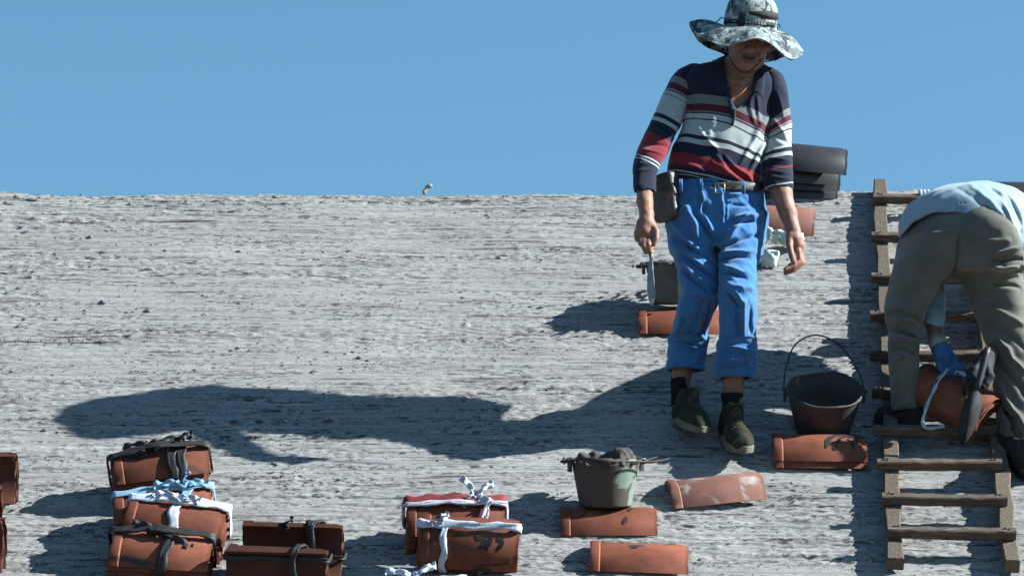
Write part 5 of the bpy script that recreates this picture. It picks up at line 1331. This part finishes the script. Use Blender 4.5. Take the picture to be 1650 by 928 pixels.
SF = [(1560, 300, 1630, 400, 7, .006), (1590, 310, 1640, 380, 6, -.006), (1500, 320, 1560, 300, 6, .004), (1605, 330, 1632, 400, 5, .008), (1615, 325, 1640, 370, 5, -.007), (1480, 345, 1530, 318, 6, .004), (1540, 310, 1600, 370, 7, -.004)]
def arm2(P): return pxchain(P, [(1640, 372, Y1 + .34, .085), (1664, 415, Y1 + .22, .072), (1662, 470, Y1 + .16, .062)], .02)
def shirt2(P):
    d = smin(BACK(P), arm2(P), .05)
    d = d - 1.5 * folds(P, SF, Y1) - .004 * noise3(P * 11, 150) - .002 * noise3(P * 30, 151)
    sh = np.maximum(d, -(d + .018))
    ye = P[:, 1] + .55 * (P[:, 0] - BACK.x0)
    front = ye < Y1 + .16
    return np.where(front, np.maximum(sh, hem_line(P)), np.where(ye < Y1 + .22, np.maximum(sh, hem_line(P) - (ye - Y1 - .16) * 2.5), sh))
M['shirt_blue'] = material('washed_pale_blue_shirt', (.27, .325, .355), 0.9, 0.12, 8, bump=0.3, bscale=500, spec=0.1, sheen=0.15, stain=(.22, .29, .335), stain_scale=5, stain_at=.58, stain_w=.2)
lo = at_y(1420, 520, Y1); hi = at_y(1730, 270, Y1 + .5)
V, F = surface(shirt2, (lo[0], Y1 - .40, lo[2] - .05), (hi[0], Y1 + .80, hi[2] + .05), .0058)
sh2 = part('shirt', V, F, M['shirt_blue'], wk)

# left arm between the legs, right arm round the outside of the right leg
A1 = [(1502, 390, Y1 + .34, .06), (1503, 440, Y1 + .20, .052), (1502, 475, Y1 + .12, .047), (1502, 510, Y1 + .07, .043), (1501, 524, Y1 + .055, .041)]
def slv(P):
    d = pxchain(P, A1, .015) - .006 * noise3(P * 18, 160) - .003 * noise3(P * 40, 161)
    c = at_y(1501, 522, Y1)[2]
    return np.maximum(np.maximum(d, -(d + .008)), c - P[:, 2] - .35 * (P[:, 0] - at_y(1501, 522, Y1)[0]))
lo = at_y(1465, 545, Y1); hi = at_y(1545, 380, Y1 + .5)
V, F = surface(slv, (lo[0], Y1 - .03, lo[2]), (hi[0], Y1 + .45, hi[2] + .06), .0045)
part('sleeve', V, F, M['shirt_blue'], sh2)
F1 = [(1502, 470, Y1 + .12, .036), (1502, 515, Y1 + .06, .033), (1507, 540, Y1 + .035, .029), (1512, 555, Y1 + .025, .026), (1520, 572, Y1 + .02, .026)]
F2 = [(1662, 470, Y1 + .16, .044), (1640, 520, Y1 + .15, .038), (1612, 552, Y1 + .03, .032), (1594, 572, Y1 - .08, .028), (1585, 592, Y1 - .12, .026)]
def body2(P):
    d = np.maximum(BACK(P, -.05), Y1 + .06 - P[:, 1] - .55 * (P[:, 0] - BACK.x0))
    d = smin(d, SEAT(P, -.03), .03)
    d = smin(d, np.minimum(LG1(P, -.025), LG2(P, -.025)), .02)
    d = smin(d, pxchain(P, [(1592, 420, Y1 + .55, .06), (1602, 442, Y1 + .64, .055)]), .03)
    d = smin(d, chain(P, [tuple(at_y(1606, 452, Y1 + .68)) + (.085,), tuple(at_y(1606, 466, Y1 + .70)) + (.070,)]), .03)
    d = smin(d, pxchain(P, A1[:3] + F1[1:], .012), .02); d = smin(d, arm2(P) + .02, .03); d = smin(d, pxchain(P, F2, .012), .015)
    return d
lo = at_y(1420, 730, Y1); hi = at_y(1720, 280, Y1 + .6)
V, F = surface(body2, (lo[0], Y1 - .25, lo[2]), (hi[0], Y1 + .82, hi[2] + .03), .0065)
b2 = part('body', V, F, M['skin'], wk); cc = np.tile(np.array([.20, .105, .068]), (len(V), 1))
hd = at_y(1606, 452, Y1 + .68); cc[(np.linalg.norm(V - hd, axis=1) < .12) & (V[:, 1] > hd[1] - .05)] = (.015, .012, .011); set_color(b2, cc)

# gloves: five fingers each
M['glove_blue'] = material('blue_work_glove', (.055, .12, .245), 0.85, 0.25, 30, bump=0.4, bscale=250, spec=0.15)
M['glove_dark'] = material('black_work_glove', (.020, .018, .024), 0.7, 0.35, 30, bump=0.4, bscale=250, spec=0.25)
M['glove_cuff'] = material('cream_knit_cuff', (.30, .27, .21), 0.95, 0.2, 60, bump=0.4)
def glove1(P):
    y = Y1 + .015
    d = pxchain(P, [(1511, 552, y + .01, .030), (1518, 568, y, .033), (1525, 580, y - .005, .034)], .01)
    d = smin(d, pxchain(P, [(1534, 582, y, .022), (1536, 590, y, .020)]), .015)
    for k, (x0, y0, x1, y1, x2, y2) in enumerate(((1536, 584, 1548, 592, 1553, 601), (1532, 590, 1543, 599, 1547, 607), (1525, 594, 1534, 603, 1538, 609), (1518, 594, 1523, 603, 1528, 609))):
        d = smin(d, pxchain(P, [(x0, y0, y - .012, .0130 - .0007 * k), (x1, y1, y - .026, .0120 - .0007 * k), (x2, y2, y - .016, .0105 - .0007 * k)]), .004)
    d = smin(d, pxchain(P, [(1512, 570, y - .02, .015), (1513, 586, y - .03, .013), (1519, 597, y - .03, .011)]), .006)
    return d - .004 * np.abs(noise3(P * 34, 170)) - .0015 * noise3(P * 70, 171)
def glove2(P):
    y = Y1 - .13
    d = pxchain(P, [(1590, 575, y + .02, .030), (1584, 590, y + .005, .034), (1579, 603, y, .036)], .01)
    for k, (x0, y0, x1, y1, x2, y2) in enumerate(((1593, 606, 1584, 622, 1570, 628), (1589, 600, 1575, 614, 1562, 619), (1583, 594, 1570, 605, 1560, 609), (1577, 588, 1566, 596, 1560, 600))):
        d = smin(d, pxchain(P, [(x0, y0, y - .020, .0135 - .0006 * k), (x1, y1, y - .036, .0130 - .0006 * k), (x2, y2, y - .018, .0110 - .0006 * k)]), .004)
    d = smin(d, pxchain(P, [(1590, 592, y - .02, .016), (1596, 606, y - .03, .014), (1590, 618, y - .036, .012)]), .006)
    return d - .003 * np.abs(noise3(P * 34, 172)) - .0015 * noise3(P * 70, 173)
for g, m_, c in ((glove1, 'glove_blue', (1527, 582)), (glove2, 'glove_dark', (1579, 602))):
    q_ = at_y(*c, Y1 - .06); V, F = surface(g, q_ - .17, q_ + .17, .0035); part('glove', V, F, M[m_], wk)
P = [at_y(x, y, Y1 + d) for x, y, d in ((1508, 545, .034), (1511, 552, .027), (1514, 558, .022))]
v, f = tube(P, [.033, .0345, .035], 16); part('glove_cuff', v, f, M['glove_cuff'], wk)

# boots
M['boot'] = material('dark_muddy_boot', (.024, .019, .018), 0.75, 0.35, 20, bump=0.35, bscale=120, spec=0.2, stain=(.07, .058, .048), stain_scale=12, stain_at=.6, stain_w=.15)
def boot(heel, toe, up, hgt, parent):
    d0 = nz(toe - heel); x_ = nz(np.cross(d0, up)); up = np.cross(x_, d0); L_ = np.linalg.norm(toe - heel)
    def f(P):
        q = (P - heel) @ np.stack([x_, d0, up], 1)
        d = ell(q, (0, L_ * .75, .032), (.046, L_ * .30, .042)); d = smin(d, ell(q, (0, L_ * .30, .05), (.040, L_ * .36, .055)), .03)
        d = smin(d, chain(q, [(0, L_ * .18, .05, .040), (0, L_ * .18, hgt, .043)]), .03)
        d = np.maximum(d, .006 - q[:, 2])
        return d - .002 * noise3(P * 35, 180)
    def s(P):
        q = (P - heel) @ np.stack([x_, d0, up], 1); t = q[:, 1] / L_
        hw = np.interp(t, [0, .1, .3, .45, .7, .88, 1], [.024, .034, .037, .036, .049, .042, .016])
        return np.maximum(np.maximum(np.abs(q[:, 0]) - hw, np.abs(q[:, 2] - .006) - .012), np.maximum(-q[:, 1] - .005, q[:, 1] - L_ - .008))
    c = heel + d0 * L_ * .5 + up * .05
    V, F = surface(f, c - .24, c + .24, .0042); bo = part('boot', V, F, M['boot'], parent)
    V, F = surface(s, c - .24, c + .24, .0042); part('boot_sole', V, F, M['boot'], bo)
h1 = at_y(1480, 692, Y1 + .02); t1 = at_y(1413, 684, Y1 + .14)
boot(h1, t1, np.array([0, 0, 1.0]), .075, wk)
h2 = on_roof(1662, 772, .010); t2 = on_roof(1640, 746, .010); t2 = h2 + nz(t2 - h2) * .26
boot(h2, t2, NV, .10, wk)

# the bundle he is lifting, its string, and the trowel in the dark glove
rb_, mb_ = bundle(1534, 697, 'tile bundle on the ladder held by the bent worker, tied with white string', n=4, rot=-44, tilt=16, roll=-2, hh=.066, marks=[([(.03, .03), (.06, -.005), (.09, -.04)], .006), ([(.04, .05), (.07, .02)], .004), ([(.07, .03), (.10, -.01)], .004)])
def strp(pts, w):
    P = catmull([at_y(x, y, Y1 + d) for x, y, d in pts], 8); v, f = ribbon(P, np.array([.7, -.3, .6]), w, .004, twist=.4); part('string', v, f, M['white_cloth'], rb_)
strp([(1530, 594, -.03), (1518, 605, -.03), (1505, 616, -.02), (1492, 634, .0), (1484, 655, .04)], .014)
strp([(1527, 594, -.04), (1514, 612, -.07), (1500, 638, -.09), (1489, 668, -.10), (1488, 685, -.10), (1500, 690, -.10), (1522, 686, -.10)], .012)
strp([(1538, 600, -.02), (1552, 602, -.02), (1562, 610, -.03), (1578, 622, -.03), (1588, 640, -.04), (1588, 660, -.04)], .016)
tw = empty('trowel', at_y(1560, 675, Y1 - .2), 'dark oval-bladed trowel in the black glove of the bent worker', 'trowel')
M['dark_steel'] = material('dark_crusted_steel', (.028, .022, .020), 0.8, 0.35, 20, stain=(.055, .046, .042), stain_scale=14, stain_at=.58, stain_w=.15)
yt = Y1 - .20
v, f = tube([at_y(1592 - 18 * t, 560 + 68 * t, yt + .015 - .02 * t) for t in np.linspace(0, 1, 8)], [.011, .013, .014, .014, .013, .013, .012, .009], 10); part('handle', v, f, M['belt'], tw)
ring = []
for t in np.linspace(0, 2 * math.pi, 28, endpoint=False):
    a = math.cos(t); b = math.sin(t); w_ = 15.5 * (1 - .18 * a)
    ring.append((1562 - 8 * a * -1 * -1 + b * w_ * .97 + 0 * a, 672 + a * 43 + b * 4))
fr = [at_y(x + (672 - y) * .10, y, yt - .012) for x, y in ring]; bk = [p + np.array([0, .004, 0]) for p in fr]; n = len(fr)
cf = np.mean(fr, 0) - [0, .006, 0]; cb = np.mean(bk, 0) - [0, .004, 0]
v = np.array(fr + bk + [cf, cb]); f = [(i, (i + 1) % n, 2 * n) for i in range(n)] + [(n + (i + 1) % n, n + i, 2 * n + 1) for i in range(n)] + [(i, n + i, n + (i + 1) % n, (i + 1) % n) for i in range(n)]
part('blade', v, f, M['dark_steel'], tw)

# ---------------------------------------------------------------- small things on the roof
def blob(name, c, r, mat, label, cat, seed, amp=.25, h=.004, sq=(1, 1, 1)):
    c = np.asarray(c); r = np.asarray(r)
    def f(P):
        q = (P - c) / r; m_ = min(r)
        return (np.linalg.norm(q, axis=1) - 1) * m_ - amp * m_ * (noise3(P * (2.2 / m_) * .35, seed) + .5 * noise3(P * (2.2 / m_), seed + 1))
    V, F = surface(f, c - r * 1.6 - .01, c + r * 1.6 + .01, h); return top(name, V, F, M[mat], label, cat)
c = on_roof(1238, 418, .018); blob('white_bag', c, (.045, .035, .036), 'bag', 'crumpled white plastic bag on the mortar behind the walking man\'s knee', 'plastic bag', 200, .5)
P = catmull([on_roof(1222, 368, .06), on_roof(1236, 378, .055), on_roof(1252, 383, .05), on_roof(1270, 386, .05), on_roof(1291, 384, .03)], 8)
pr = [ribbon(P + NV * .012 * k, NV * .6 + WV * .8, .055 - .012 * k, .016, twist=.6) for k in (0, 1)]
v, f = join(*pr); top('rolled_bag', v, f, M['bag'], 'long twisted white and green plastic bag lying on the tile near the ridge', 'plastic bag')
M['pale_stone'] = material('pale_broken_clay', (.25, .21, .165), 0.85, 0.25, 40, bump=0.4, stain=(.30, .15, .07), stain_scale=40, stain_at=.6, stain_w=.1)
def shard(P):
    return pxchain(P, [(684, 307, .70, .013), (687, 300, .70, .012), (693, 296, .70, .014)], .01) - .006 * noise3(P * 60, 210) - .003 * noise3(P * 140, 211)
r_ = on_roof(687, 309); yS = r_[1]
c = at_y(688, 301, yS)
V, F = surface(lambda P: pxchain(P, [(684, 309, yS, .010), (686, 303, yS, .0085), (692, 299, yS, .0095)], .008) - .006 * noise3(P * 60, 210) - .003 * noise3(P * 140, 211), c - .06, c + .06, .003)
top('broken_shard', V, F, M['pale_stone'], 'small pale broken shard standing alone on the ridge', 'shard')
# lengths of wire mesh showing through the mortar on the left
M['mesh_wire'] = material('rusty_mesh_wire', (.085, .055, .042), 0.8, 0.4, 60)
pr = []
def onr(px, py, h=.002):
    p = on_roof(px, py); x, r = p[0], p @ WV; return p + NV * (roof_height(np.array([x]), np.array([r]))[0] + h)
pr.append(tube([onr(x, 553.5 - 1.2 * math.sin(x * .05)) for x in range(-12, 196, 9)], .0013, 5))
pr.append(tube([onr(x, 546 - .02 * (x - 75)) for x in range(75, 140, 9)], .0011, 5))
for x in (8, 30, 50, 75, 98, 118, 140, 165): pr.append(tube([onr(x, 557, .004), onr(x - 1, 549, .006), onr(x, 544 if x in (75, 118) else 549, .005)], .0011, 5))
v, f = join(*pr); o = top('wire_mesh', v, f, M['mesh_wire'], 'rusty strip of wire mesh showing through the mortar at the left', 'wire mesh'); o['kind'] = 'stuff'
# dark tile end beyond the bent worker on the ridge
lone_tile(1634, 311, -1, 'dark tile lying flat on the ridge behind the bent worker', mat='tile_dark', group='dark tiles on the ridge at the right', seed=0, tilt=-16, up=-.03)
